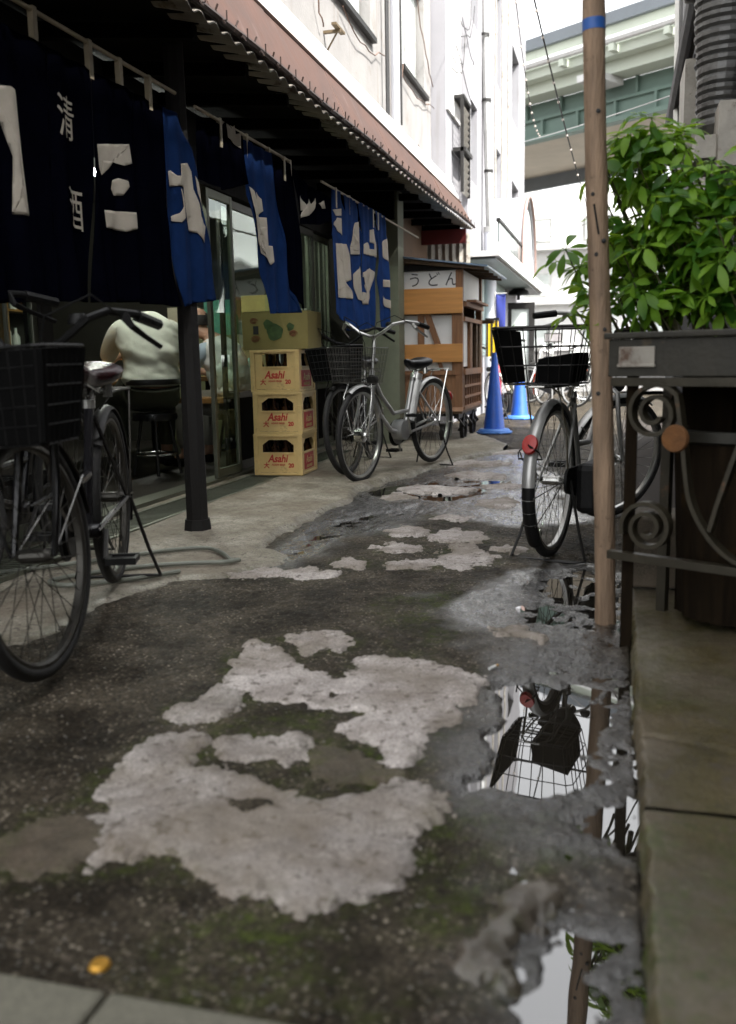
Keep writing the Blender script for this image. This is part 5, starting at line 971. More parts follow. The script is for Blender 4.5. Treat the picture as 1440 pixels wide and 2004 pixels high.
# ================================================================ BICYCLES
def bike(label, loc, heading, frame, o_=None, steer=0., group='parked bicycles', lift=.0, lean=0.):
    """local x points forward, origin on the ground below the rear axle"""
    o = dict(basket=None, rear_basket=False, rack=True, fender=m_silver, grip=m_black, saddle=m_vinyl, battery=False, hub=False, guard=m_black, reflector=True, tyre=m_rubber, rim=m_alu, kick=True, bars=.29, drop=False, metal=m_chrome, hz=0., sz=-.07)
    o.update(o_ or {}); t = thing('bicycle', label, 'bicycle', loc, heading, group)
    if frame is m_blackpaint: o['metal'] = m_dull; o['rim'] = m_dull
    if lean: t.rotation_euler = (lean, 0, heading)
    R_ = .335; WB = 1.10; zr = R_ + lift; zf = R_
    piv = Vector((.93, 0, .7)); ax = Vector((-.30, 0, .954)); Q = Quaternion(ax, steer)
    fx = lambda v: Q @ (Vector(v) - piv) + piv
    def wheel(cx, cz, xf):
        mb = MB(xf); c = Vector((cx, 0, cz)); mb.lathe([(.0, -.05), (.012, -.05), (.02, -.035), (.05 if o['hub'] and cx > .5 else .02, -.03), (.05 if o['hub'] and cx > .5 else .02, .03), (.02, .035), (.012, .05), (0, .05)], c, 12, axis='y')
        for k in range(32):
            a = 2 * PI * k / 32; s = 1 if k % 2 else -1; b = a + (.45 if k % 4 < 2 else -.45)
            mb.tube([c + Vector((.028 * math.cos(b), s * .03, .028 * math.sin(b))), c + Vector(((R_ - .036) * math.cos(a), 0, (R_ - .036) * math.sin(a)))], .0014, 3, cap=False)
        w_ = mb.build('wheel', o['metal'], t)
        mb = MB(xf); mb.lathe([(R_ - .05, -.009), (R_ - .043, -.015), (R_ - .028, -.014), (R_ - .03, -.008), (R_ - .03, .008), (R_ - .028, .014), (R_ - .043, .015), (R_ - .05, .009), (R_ - .05, -.009)], c, 56, axis='y'); mb.build('rim', o['rim'], w_, smooth=True)
        pr = [(R_ - .020 + .020 * math.cos(a), .020 * math.sin(a)) for a in np.linspace(0, 2 * PI, 11)]
        mb = MB(xf); mb.lathe(pr, c, 56, axis='y'); mb.build('tyre', o['tyre'], w_, smooth=True)
        mb = MB(xf); a = 4.1; mb.tube([c + Vector(((R_ - .05) * math.cos(a), 0, (R_ - .05) * math.sin(a))), c + Vector(((R_ - .09) * math.cos(a), 0, (R_ - .09) * math.sin(a)))], .003, 4); mb.build('valve', m_chrome, w_)
    wheel(0, zr, None); wheel(WB, zf, fx)
    def fender(cx, cz, a0, a1, xf, mat):
        rings = []
        for k in range(19):
            a = math.radians(a0 + (a1 - a0) * k / 18); r = R_ + .020
            rings.append([Vector((cx + (r - .016 * abs(q) ** 2) * math.cos(a), q * .027, cz + (r - .016 * abs(q) ** 2) * math.sin(a))) for q in (-1, -.6, 0, .6, 1)] + [Vector((cx + (r - .003 - .016 * abs(q) ** 2) * math.cos(a), q * .025, cz + (r - .003 - .016 * abs(q) ** 2) * math.sin(a))) for q in (1, 0, -1)])
        mb = MB(xf); mb.loft(rings); f_ = mb.build('mudguard', mat, t, smooth=True)
        mb = MB(xf)
        for s in (-1, 1):
            a = math.radians(a1 - 20 * (1 if a1 > a0 else -1)); mb.tube([(cx, s * .055, cz), (cx + (R_ + .02) * math.cos(a), s * .028, cz + (R_ + .02) * math.sin(a))], .0028, 4)
        mb.build('mudguard_stay', m_chrome, f_)
        return f_
    rf = fender(0, zr, 40, 205, None, o['fender'])
    fender(WB, zf, 60, 170, fx, o['fender'])
    if o['drop']: # black lower end of the mudguard
        fender(0, zr, 178, 225, None, m_black)
    BB = Vector((.46, 0, .285 + lift * .5)); ST = Vector((.31, 0, .70)); HT = Vector((.915, 0, .78)); HB = Vector((.965, 0, .62)); RA = Vector((0, 0, zr))
    mb = MB(); T = lambda *a, **k: mb.tube(*a, **k)
    T([BB, ST], .016, 8); T([HB, HT], .021, 8)
    T([HB + Vector((-.01, 0, .02)), Vector((.82, 0, .46)), Vector((.66, 0, .335)), BB], .018, 8)
    T([HT + Vector((0, 0, -.03)), Vector((.80, 0, .60)), Vector((.62, 0, .46)), Vector((.40, 0, .47))], .015, 8)
    for s in (-1, 1): T([BB + Vector((0, s * .03, 0)), RA + Vector((0, s * .06, 0))], .010, 6); T([ST + Vector((0, s * .015, -.04)), RA + Vector((0, s * .06, 0))], .008, 6)
    mb.lathe([(.022, -.04), (.026, -.035), (.026, .035), (.022, .04)], BB, 12, axis='y'); mb.build('frame', frame, t, smooth=True)
    mb = MB(fx); fc = Vector((1.0, 0, zf + R_ + .045))
    mb.tube([HT + Vector((0, 0, .02)), HB, fc + Vector((-.035, 0, -.01))], .014, 8)
    for s in (-1, 1): mb.tube([fc + Vector((-.03, 0, 0)), fc + Vector((-.02, s * .045, -.02)), Vector((1.03, s * .056, zf + .18)), Vector((WB, s * .058, zf))], [.014, .014, .012, .009], 7)
    mb.build('fork', frame, t, smooth=True)
    # cockpit
    bw = o['bars']; mb = MB(fx); sx = .885; bz = 1.0
    mb.tube([HT, Vector((sx, 0, .93 + o['hz'])), Vector((sx + .02, 0, .96 + o['hz']))], .012, 8); mb.build('stem', m_alu, t, smooth=True)
    mb = MB(fx); pts = []
    for s in (-1, 1):
        seg = [Vector((sx + .03, s * .02, .96)), Vector((sx + .05, s * .09, .985)), Vector((sx + .05, s * .17, 1.04)), Vector((sx - .02, s * (bw - .05), 1.06)), Vector((sx - .10, s * bw, 1.05)), Vector((sx - .23, s * (bw + .02), 1.025))]
        pts = (seg[::-1] + pts) if s < 0 else pts + seg
    mb.tube(pts, .0115, 8); mb.v = [(x, y, z + o['hz']) for x, y, z in mb.v]; mb.build('handlebar', m_alu if frame is not m_blackpaint else m_black, t, smooth=True)
    for s in (-1, 1):
        mb = MB(fx); mb.tube([Vector((sx - .115, s * bw, 1.046)), Vector((sx - .24, s * (bw + .02), 1.023))], [.018, .017], 8); mb.v = [(x, y, z + o['hz']) for x, y, z in mb.v]; mb.build('grip', o['grip'], t, smooth=True)
        mb = MB(fx); mb.tube([Vector((sx - .06, s * (bw - .02), 1.05)), Vector((sx - .065, s * bw, 1.015)), Vector((sx - .13, s * (bw + .015), .985)), Vector((sx - .21, s * (bw + .03), .955))], [.014, .009, .007, .007], 6, flat=(.7, 1.2)); mb.v = [(x, y, z + o['hz']) for x, y, z in mb.v]; mb.build('brake_lever', m_alu if frame is not m_blackpaint else m_black, t, smooth=True)
        mb = MB(fx); mb.tube([Vector((sx - .06, s * (bw - .02), 1.04)), Vector((sx + .08, s * .2, 1.10)), Vector((sx + .12, s * .08, 1.05)), Vector((sx + .09, s * .03, .92)), Vector((.97, s * .02, .72))], .0032, 5); mb.v = [(x, y, z + o['hz'] * sm(np.array((z - .7) / .3)).item()) for x, y, z in mb.v]; mb.build('brake_cable', m_black, t, smooth=True)
    mb = MB(fx); mb.lathe([(0, .03), (.02, .028), (.028, .012), (.028, 0), (0, 0)], Vector((sx + .0, .12, 1.03)), 12); mb.v = [(x, y, z + o['hz']) for x, y, z in mb.v]; mb.build('bell', m_black if o['grip'] is m_black else m_chrome, t, smooth=True)
    mb = MB(fx); mb.lathe([(0, -.03), (.03, -.03), (.038, .02), (.034, .035), (0, .04)], Vector((1.07, .07 if not o['basket'] else .085, .72)), 12, axis='x'); mb.build('headlamp', m_black, t, smooth=True)
    # saddle
    rings = []; n = 14
    for k in range(13):
        u = k / 12; x = .155 - .28 * u; wd = .028 + .075 * sm(np.array((u - .35) / .5)).item(); zc = .895 + o['sz'] + .018 * (1 - u) ** 3 - .012 * math.sin(u * PI) + .02 * u * u; hd = .022 + .012 * u
        if k in (0, 12): wd *= .55; hd *= .5
        rings.append([Vector((.27 + x, wd * math.cos(a), zc + hd * math.sin(a) * (1 if math.sin(a) > 0 else 1.6) - .0)) for a in np.linspace(0, 2 * PI, n, endpoint=False)])
    mb = MB(); mb.loft(rings); mb.build('saddle', o['saddle'], t, smooth=True)
    mb = MB()
    for s in (-1, 1): mb.lathe([(.018, -.03), (.018, .03)], Vector((.19, s * .045, .845 + o['sz'])), 8); mb.tube([Vector((.38, s * .012, .865 + o['sz'])), Vector((.27, s * .03, .835 + o['sz'])), Vector((.17, s * .04, .862 + o['sz']))], .004, 5)
    mb.build('saddle_spring', m_chrome, t); mb = MB(); mb.tube([ST - Vector((-.01, 0, .05)), Vector((.262, 0, .85 + o['sz']))], .0125, 8); mb.build('seat_post', m_chrome, t, smooth=True)
    mb = MB(); mb.lathe([(.022, -.014), (.022, .014)], Vector((.308, 0, .705)), 10, cap=True); mb.build('seat_clamp', m_alu, t)
    # drivetrain
    mb = MB(); c = BB + Vector((0, -.052, 0)); mb.lathe([(.015, -.003), (.085, -.003), (.085, .003), (.015, .003)], c, 24, axis='y')
    ca = math.radians(o.get('crank', -35))
    for s in (-1, 1):
        d = Vector((math.cos(ca), 0, math.sin(ca))) * (.165 * s); b0 = BB + Vector((0, s * .06, 0)); mb.tube([b0, b0 + d + Vector((0, s * .02, 0))], .009, 6)
    mb.build('crankset', m_alu if frame is not m_blackpaint else m_darkmetal, t, smooth=True)
    for s in (-1, 1):
        pc = BB + Vector((0, s * .135, 0)) + Vector((math.cos(ca), 0, math.sin(ca))) * (.165 * s); mb = MB()
        mb.box(pc + Vector((-.045, -.048, -.011)), pc + Vector((-.030, .048, .011))); mb.box(pc + Vector((.030, -.048, -.011)), pc + Vector((.045, .048, .011)))
        mb.box(pc + Vector((-.0295, -.048, -.009)), pc + Vector((.0295, -.038, .009))); mb.box(pc + Vector((-.0295, .038, -.009)), pc + Vector((.0295, .048, .009))); mb.tube([pc + Vector((0, -.045, 0)), pc + Vector((0, .045, 0))], .008, 6); mb.build('pedal', m_black, t)
    mb = MB(); g = []
    for k in range(13): a = math.radians(-90 + 180 * k / 12); g.append((BB.x + .10 * math.cos(a), BB.z + .10 * math.sin(a)))
    for k in range(13): a = math.radians(90 + 180 * k / 12); g.append((.0 + .055 * math.cos(a), zr + .055 * math.sin(a)))
    N = len(g); y0, y1 = -.078, -.066; mb.add([(x, y0, z) for x, z in g] + [(x, y1, z) for x, z in g], [tuple(range(N)), tuple(range(N, 2 * N))[::-1]] + [(i, (i + 1) % N, N + (i + 1) % N, N + i) for i in range(N)])
    mb.build('chain_guard', o['guard'], t)
    if o['rack']:
        mb = MB(); z = zr + R_ + .075
        pts = [(.20, .045, z - .01), (.08, .06, z), (-.18, .065, z), (-.24, .03, z), (-.24, -.03, z), (-.18, -.065, z), (.08, -.06, z), (.20, -.045, z - .01)]
        mb.tube(pts, .005, 6, closed=True); mb.tube([(.16, 0, z), (-.24, 0, z)], .004, 5); mb.tube([(.0, -.06, z), (.0, .06, z)], .004, 5); mb.tube([(-.12, -.065, z), (-.12, .065, z)], .004, 5)
        for s in (-1, 1): mb.tube([(-.16, s * .065, z), (-.05, s * .075, z - .2), (0, s * .07, zr)], .0045, 5); mb.tube([(.12, s * .055, z), (.22, s * .02, z - .06)], .0045, 5)
        mb.build('rear_rack', m_chrome if frame is not m_blackpaint else m_dull, t, smooth=True)
    if o['kick']:
        mb = MB(); mb.tube([(.02, .075, zr), (-.02, .13, .12), (-.05, .165, .006), (-.07, .12, .004), (-.07, -.12, .004), (-.05, -.165, .006), (-.02, -.13, .12), (.02, -.075, zr)], .007, 6); mb.build('stand', m_darkmetal, t, smooth=True)
    if o['reflector']:
        a = math.radians(150); cx, cz = (R_ + .032) * math.cos(a), zr + (R_ + .032) * math.sin(a); mb = MB(); mb.lathe([(0, -.012), (.020, -.008), (.026, 0), (.024, .012), (0, .014)], (0, 0, 0), 16, axis='x')
        rm = rotm('Y', -(150 - 180)); mb.v = [tuple(rm @ Vector((-x, y * 1.25, z * 1.7)) + Vector((cx, 0, cz))) for x, y, z in mb.v]; mb.build('reflector', m_redlens, t, smooth=True)
    def wire_basket(nm, cx, cz0, L_, W_, H_, mat, xf, tap=.8, r=.0022, solid=None, step=.035, hseg=5):
        mb = MB(xf); f = lambda u, v, h: Vector((cx + u * L_ / 2 * (tap + (1 - tap) * h), v * W_ / 2 * (tap + (1 - tap) * h), cz0 + H_ * h))
        for k in range(hseg + 1):
            h = k / hseg; q = .85; mb.tube([f(-1, -q, h), f(-q, -1, h), f(q, -1, h), f(1, -q, h), f(1, q, h), f(q, 1, h), f(-q, 1, h), f(-1, q, h)], r * (2.2 if k == hseg else 1.), 4, closed=True)
        for s in (-1, 1):
            for k in range(int(L_ / step)): u = -1 + 2 * (k + .5) / int(L_ / step); mb.tube([f(u, s, 0), f(u, s, 1)], r, 3, cap=False)
            for k in range(int(W_ / step)): u = -1 + 2 * (k + .5) / int(W_ / step); mb.tube([f(s, u, 0), f(s, u, 1)], r, 3, cap=False)
        for k in range(int(L_ / step)): u = -1 + 2 * (k + .5) / int(L_ / step); mb.tube([f(u, -1, 0), f(u, 1, 0)], r, 3, cap=False)
        for k in range(int(W_ / step)): u = -1 + 2 * (k + .5) / int(W_ / step); mb.tube([f(-1, u, 0), f(1, u, 0)], r, 3, cap=False)
        b_ = mb.build(nm, mat, t)
        if solid:
            for nme, fc_ in solid(f): mb = MB(xf); mb.hexa(fc_); mb.build(nme, m_cover, b_)
        return b_
    if o['basket']: wire_basket('front_basket', 1.14, .70 + o.get('bz', 0), .26, .36, .24, o['basket'], fx, solid=o.get('solid'), r=.0013 if o['basket'] in (m_chrome, m_dull) else .0022, step=.022 if o['basket'] in (m_chrome, m_dull) else .035)
    if o['basket']:
        mb = MB(fx)
        for s in (-1, 1): mb.tube([(1.10, s * .09, .70), (1.14, s * .11, .60), (WB + .01, s * .062, zf)], .005, 5)
        mb.build('basket_stay', m_chrome if frame is not m_blackpaint else m_black, t, smooth=True)
    if o['rear_basket']: wire_basket('rear_basket', -.09, zr + R_ + .085, .34, .38, .23, m_darkmetal, None, tap=.78, solid=o.get('rsolid'), hseg=3, step=.05, r=.0025)
    if o['battery']:
        mb = MB(); d = (ST - BB).normalized(); off = Vector((-.055, 0, .02)); a = BB + d * .07 + off; b = BB + d * .40 + off
        mb.tube([a, b], .048, 10, flat=(1.0, .8)); mb.build('battery', M('battery_silver', (.5, .5, .48), .4, .2), t, smooth=True, bevel=.004)
        mb = MB(); mb.tube([b, b + d * .05], .05, 10, flat=(1.0, .8)); mb.build('battery_lock', m_alu, t, smooth=True)
        mb = MB(); mb.lathe([(0, -.05), (.075, -.045), (.08, 0), (.075, .045), (0, .05)], BB + Vector((.05, 0, .03)), 18, axis='y'); mb.build('motor_cover', m_silver, t, smooth=True)
    return t
hd = lambda dx, dy: math.atan2(dy, dx)
def sol_full(f): return [('basket_cover', [f(-1, -1, .02), f(1, -1, .02), f(1, 1, .02), f(-1, 1, .02), f(-1, -1, .97), f(1, -1, .97), f(1, 1, .97), f(-1, 1, .97)])]
def sol_rear(f):
    return [('basket_liner', [f(-1, .92, .02), f(1, .92, .02), f(1, .99, .02), f(-1, .99, .02), f(-1, .92, .97), f(1, .92, .97), f(1, .99, .97), f(-1, .99, .97)]),
            ('folded_bag', [f(-.8, -.9, .03), f(.8, -.9, .03), f(.8, .15, .03), f(-.8, .15, .03), f(-.7, -.85, .55), f(.7, -.85, .55), f(.7, .05, .45), f(-.7, .05, .45)])]
bike('black bicycle with brown saddle and covered basket, nearest the camera', (-1.87, 3.14, .03), hd(.38, -1.02), m_blackpaint, dict(hz=-.085, sz=-.09, basket=m_black, bz=-.06, solid=sol_full, saddle=m_leather, fender=m_darkmetal, crank=-25, reflector=False, bars=.25), steer=-.21)
bike('dark bicycle deep in the shade behind the nearest black one', (-2.35, 3.6, .03), hd(.18, -1.1), m_blackpaint, dict(basket=m_black, fender=m_darkmetal, reflector=False, bars=.27), steer=-.35)
bike('silver electric bicycle with wire basket and battery beside the food cart', (-1.42, 7.30, .012), hd(-.31, -1.07), m_silver, dict(hz=.06, basket=m_dull, battery=True, hub=True, fender=m_alu, crank=60), steer=.06, lift=.03)
bike('dark bicycle leaning between the yellow crates and the silver electric bicycle', (-2.02, 7.65, .025), hd(.10, -1.1), m_blackpaint, dict(basket=m_black, solid=sol_full, fender=m_darkmetal, bars=.26, reflector=False), steer=-.25)
bike('silver bicycle seen from behind with black rear basket and red reflector', (-.255, 4.04, -.008), hd(.235, 1.06), m_silver, dict(rear_basket=True, rsolid=sol_rear, fender=m_silver, drop=True, rack=True, tyre=m_rubber, crank=20), steer=-.62, lift=.01)
bike('red and white bicycle parked between the two blue cones', (-1.50, 12.2, .005), hd(-.10, 1.1), m_redpaint, dict(fender=M('cream_paint', (.6, .55, .48), .4), rack=False), steer=.6)
bike('bicycle with orange red mudguard parked far down the alley', (-1.25, 17.0, .005), hd(.6, -.9), M('dark_grey_paint', (.05, .05, .055), .4), dict(fender=M('orange_red_paint', (.6, .09, .02), .4), basket=m_chrome), steer=.4)
bike('white bicycle parked farthest down the alley', (-.55, 18.2, .005), hd(-.9, -.35), M('off_white_paint', (.5, .5, .5), .4), dict(basket=m_chrome), steer=-.3)
bike('grey bicycle standing beside the white one at the alley end', (-.6, 19.4, .005), hd(-.95, .2), m_silver, dict(basket=m_black), steer=.2)
# saddle bag and hub box on the rear-facing bicycle
def rotloc(base, h, p): return (base[0] + math.cos(h) * p[0] - math.sin(h) * p[1], base[1] + math.sin(h) * p[0] + math.cos(h) * p[1], p[2])
bF = [o for o in C.objects if o.name.startswith('bicycle') and 'seen from behind' in o.get('label', '')][0]
mb = MB(); mb.box((.015, -.20, .20), (.25, -.095, .42)); o = mb.build('side_box', m_black, bF, bevel=.03)
mb = MB(); mb.tube([(-.30, .02, .52), (-.27, .06, .50), (-.1, .10, .44), (.06, .05, .33)], .003, 5); mb.tube([(-.33, .045 * math.cos(2), .5), (-.345, 0, .53), (-.33, -.04, .5), (-.31, -.05, .47), (-.31, .05, .47), (-.33, .045, .5)], .004, 5); mb.build('cable_lock', m_black, bF, smooth=True)
# plate far off behind the basket
nb2 = world_thing('small_sign', 'small grey sign board on a thin post above the parked bicycles', 'sign', (-.95, 14.6, 0)); B('sign_board', m_bronze, ((-1.07, 14.6, 1.08), (-.80, 14.62, 1.22)), parent=nb2); B('sign_face', M('grey_sign_face', (.3, .28, .28), .6), ((-1.055, 14.59, 1.095), (-.815, 14.598, 1.205)), parent=nb2); pipe('sign_post', [(-.94, 14.64, 0), (-.94, 14.64, 1.2)], .012, m_alu, nb2)

# ================================================================ FOOD CART
ck = world_thing('food_cart', 'wooden noodle stall cart with blue tin roof and white lettered panel', 'cart', (-1.85, 10.0, 0))
x0, x1, y0, y1 = -2.30, -1.49, 9.32, 10.72
for (x, y) in ((x0, y0), (x1 - .07, y0), (x0, y1 - .07), (x1 - .07, y1 - .07)): B('corner_post', m_cartwood, ((x, y, .34), (x + .07, y + .07, 1.76)), parent=ck, bevel=.004)
B('floor_board', m_cartdark, ((x0 + .01, y0 + .01, .31), (x1 - .01, y1 - .01, .338)), parent=ck)
k = 0; xx = x0 + .072
while xx < x1 - .08: B('plank', m_cartwood, ((xx, y0 + .02, .36), (min(xx + .112, x1 - .073), y0 + .038, .70)), parent=ck, bevel=.002); xx += .1145
B('bottom_rail', M('pinkish_rail', (.42, .24, .15), .6, var=.2), ((x0, y0 - .012, .335), (x1 + .002, y0 + .012, .375)), parent=ck); B('waist_rail', m_cartwood, ((x0, y0 - .004, .702), (x1, y0 + .036, .745)), parent=ck)
B('white_panel', m_paper, ((x0 + .072, y0 + .045, .747), (x1 - .072, y0 + .055, 1.30)), parent=ck)
B('cross_board', m_cartboard, ((x0 - .005, y0 - .026, .83), (x1 + .004, y0 - .006, 1.012)), parent=ck, bevel=.003); B('cross_board', m_cartboard, ((x0 - .005, y0 - .026, 1.312), (x1 + .004, y0 - .006, 1.562)), parent=ck, bevel=.003)
B('sign_panel', m_paper, ((x0 + .07, y0 + .012, 1.565), (x1 - .07, y0 + .022, 1.735)), parent=ck)
for xx in (-1.95, -1.60): B('stile', m_cartwood, ((xx, y0 + .005, .747), (xx + .065, y0 + .03, 1.31)), parent=ck)
mb = MB(); mb.hexa([(-1.78, y0 + .006, 1.014), (-1.715, y0 + .006, 1.014), (-1.715, y0 + .032, 1.014), (-1.78, y0 + .032, 1.014), (-1.885, y0 + .006, 1.31), (-1.82, y0 + .006, 1.31), (-1.82, y0 + .032, 1.31), (-1.885, y0 + .032, 1.31)]); mb.build('brace', m_cartwood, ck, world=True)
mb = MB(); mb.hexa([(-1.72, y0 + .006, .747), (-1.68, y0 + .006, .747), (-1.68, y0 + .032, .747), (-1.72, y0 + .032, .747), (-1.75, y0 + .006, .828), (-1.71, y0 + .006, .828), (-1.71, y0 + .032, .828), (-1.75, y0 + .032, .828)]); mb.build('brace', m_cartwood, ck, world=True)
o = text_obj('lettering', 'う ど ん', .155, m_blackprint, ck, (0, 0, 0), (1, 0, 0), (0, 0, 1), sx=.95); o.location = Vector((-1.79, y0 + .0105, 1.64)) - Vector(ck.location)
# right side of the cart
B('side_sign', m_paper, ((x1 - .012, y0 + .08, 1.44), (x1 - .002, y1 - .25, 1.735)), parent=ck)
B('side_rail', m_cartwood, ((x1 - .03, y0 + .072, 1.385), (x1 + .03, y1 - .08, 1.43)), ((x1 - .03, y0 + .072, 1.24), (x1 + .015, y1 - .08, 1.28)), ((x1 - .03, y0 + .072, .70), (x1 + .02, y1 - .072, .76)), ((x1 - .03, y0 + .072, .345), (x1 + .012, y1 - .072, .38)), parent=ck)
B('side_panel', m_paper, ((x1 - .035, y0 + .09, .78), (x1 - .03, y0 + .52, 1.237)), parent=ck)
for yy_ in (.50, .58, .95, 1.2): B('stile', m_cartwood if yy_ < .8 else m_cartdark, ((x1 - .028, y0 + yy_, .762), (x1 + .004, y0 + yy_ + .055, 1.238)), parent=ck)
B('side_back', m_cartdark, ((x1 - .06, y0 + .075, .345), (x1 - .045, y1 - .075, .70)), parent=ck)
for k in range(8): B('lattice_slat', m_cartwood, ((x1 - .04, y0 + .13 + k * .165, .382), (x1 - .004, y0 + .165 + k * .165, .698)), parent=ck)
for z in (.46, .57): B('lattice_slat', m_cartwood, ((x1 - .002, y0 + .09, z), (x1 + .008, y1 - .09, z + .025)), parent=ck)
B('counter_shelf', m_cartwood, ((x1 + .002, y0 + .25, 1.432), (x1 + .10, y1 - .2, 1.455)), parent=ck); B('back_panel', m_cartdark, ((x0 + .01, y0 + .08, .36), (x0 + .03, y1 - .08, 1.74)), ((x0 + .08, y1 - .04, .36), (x1 - .08, y1 - .02, 1.74)), parent=ck)
B('push_handle', m_cartdark, ((x1 + .0, y1 - .05, 1.25), (x1 + .14, y1 + .02, 1.29)), parent=ck)
mb = MB(); mb.hexa([(x0 - .05, y0 - .10, 1.90), (x1 + .26, y0 - .10, 1.745), (x1 + .26, y1 + .15, 1.745), (x0 - .05, y1 + .15, 1.90), (x0 - .05, y0 - .10, 1.915), (x1 + .26, y0 - .10, 1.760), (x1 + .26, y1 + .15, 1.760), (x0 - .05, y1 + .15, 1.915)]); mb.build('roof', m_tin, ck, world=True)
for k in range(5): yy_ = y0 - .06 + k * .36; mb = MB(); mb.hexa([(x0 - .03, yy_, 1.845), (x1 + .22, yy_, 1.72), (x1 + .22, yy_ + .04, 1.72), (x0 - .03, yy_ + .04, 1.845), (x0 - .03, yy_, 1.897), (x1 + .22, yy_, 1.745), (x1 + .22, yy_ + .04, 1.745), (x0 - .03, yy_ + .04, 1.897)]); mb.build('roof_batten', m_cartdark, ck, world=True)
B('roof_beam', m_darkwood, ((x0, y0 - .01, 1.738), (x1, y0 + .06, 1.80)), parent=ck)
for (x, y, r) in ((-1.55, 9.75, .15), (-2.2, 9.75, .15), (-1.55, 10.4, .15), (-2.2, 10.4, .15), (-1.72, 9.48, .10)):
    mb = MB(); mb.lathe([(r - .02, -.02), (r, -.02), (r, .02), (r - .02, .02), (r - .02, -.02)], (x, y, r + .003), 24, axis='x')
    for k in range(6): a = k * PI / 3; mb.tube([(x, y, r), (x, y + (r - .015) * math.cos(a), r + (r - .015) * math.sin(a))], .011, 5)
    mb.lathe([(0, -.04), (.03, -.04), (.03, .04), (0, .04)], (x, y, r), 10, axis='x'); mb.build('wheel', m_iron, ck, world=True)
B('chassis', m_iron, ((x0 + .05, y0 + .06, .255), (x0 + .10, y1 - .06, .305)), ((x1 - .10, y0 + .06, .255), (x1 - .05, y1 - .06, .305)), ((x0 + .101, y0 + .4, .26), (x1 - .101, y0 + .44, .30)), parent=ck)
for k in range(5): mb = MB(); yy_ = y0 + .2 + k * .26; mb.tube([(x1 - .08, yy_, .25), (x1 - .03, yy_ + .05, .17), (x1 - .09, yy_ + .1, .12)], .014, 5); mb.build('suspension_spring', m_iron, ck, world=True)

# ================================================================ CONES, BANNER, MARKER
def cone(label, loc, s=1.):
    t = thing('traffic_cone', label, 'cone', loc, 0, 'blue traffic cones'); mb = MB()
    mb.lathe([(.130, .03), (.122, .05), (.028, .90), (.024, .92), (.0, .92)], (0, 0, 0), 28); mb.v = [(x * s, y * s, z * s) for x, y, z in mb.v]; mb.build('cone_body', m_cone, t, smooth=True)
    mb = MB(); mb.lathe([(.123, .052), (.165, .05), (.185, .03), (.185, .022), (.19, .02)], (0, 0, 0), 28); mb.v = [(x * s, y * s, z * s) for x, y, z in mb.v]; mb.build('cone_collar', m_conebase, t, smooth=True)
    mb = MB(); n = 8; pts = [(.235 * math.cos(a) * s / max(abs(math.cos(a)), abs(math.sin(a))) * .86, .235 * math.sin(a) * s / max(abs(math.cos(a)), abs(math.sin(a))) * .86) for a in np.linspace(PI / 8, 2 * PI + PI / 8, n, endpoint=False)]
    mb.loft([[Vector((x, y, 0)) for x, y in pts], [Vector((x, y, .02)) for x, y in pts]]); mb.build('cone_base', m_conebase, t, bevel=.006); return t
cone('blue traffic cone at the corner of the food cart', (-1.345, 10.72, .004)); cone('blue traffic cone behind the first, nearer the middle of the alley', (-1.30, 13.2, .005))
tp = world_thing('white_tape', 'white tape tied between the two blue cones', 'tape', (-1.3, 12, .7)); mb = MB(); pts = [(-1.32, 10.8, .66), (-1.31, 11.6, .61), (-1.29, 12.4, .61), (-1.28, 13.1, .68)]; mb.tube(pts, .014, 5, flat=(1.2, .3)); mb.build('tape_strip', m_whitepaint, tp, world=True)
hz = world_thing('hazard_marker', 'yellow and black striped marker board on a post behind the food cart', 'marker', (-1.56, 12.1, 0)); B('marker_board', m_yellow, ((-1.63, 12.1, .88), (-1.47, 12.12, 1.34)), parent=hz)
for xx in (-1.635, -1.575, -1.515): B('black_stripe', m_blackprint, ((xx + .012, 12.092, .88), (xx + .034, 12.099, 1.34)), parent=hz)
B('marker_top', m_darkmetal, ((-1.64, 12.09, 1.342), (-1.46, 12.13, 1.37)), parent=hz); pipe('marker_post', [(-1.55, 12.14, 0), (-1.55, 12.14, 1.34)], .02, m_alu, hz)
bn2 = world_thing('hanging_banner', 'narrow dark blue banner hanging beside the white drainpipe', 'banner', (-1.55, 13.0, 1.0))
rings = []
for k in range(14): z = 1.0 + k * .0555; rings.append([Vector((-1.615 + .13 * q, 13.0 + .02 * math.sin(z * 7 + q * 3), z)) for q in np.linspace(0, 1, 6)])
mb = MB(); mb.loft(rings, cap=False, closed=False); o = mb.build('banner_cloth', m_banner, bn2, world=True, smooth=True); s = o.modifiers.new('t', 'SOLIDIFY'); s.thickness = .002
pipe('banner_pole', [(-1.63, 13.0, 0), (-1.63, 13.0, 1.76)], .010, m_whitepaint, bn2); pipe('banner_arm', [(-1.63, 13.0, 1.735), (-1.47, 13.0, 1.735)], .006, m_whitepaint, bn2)
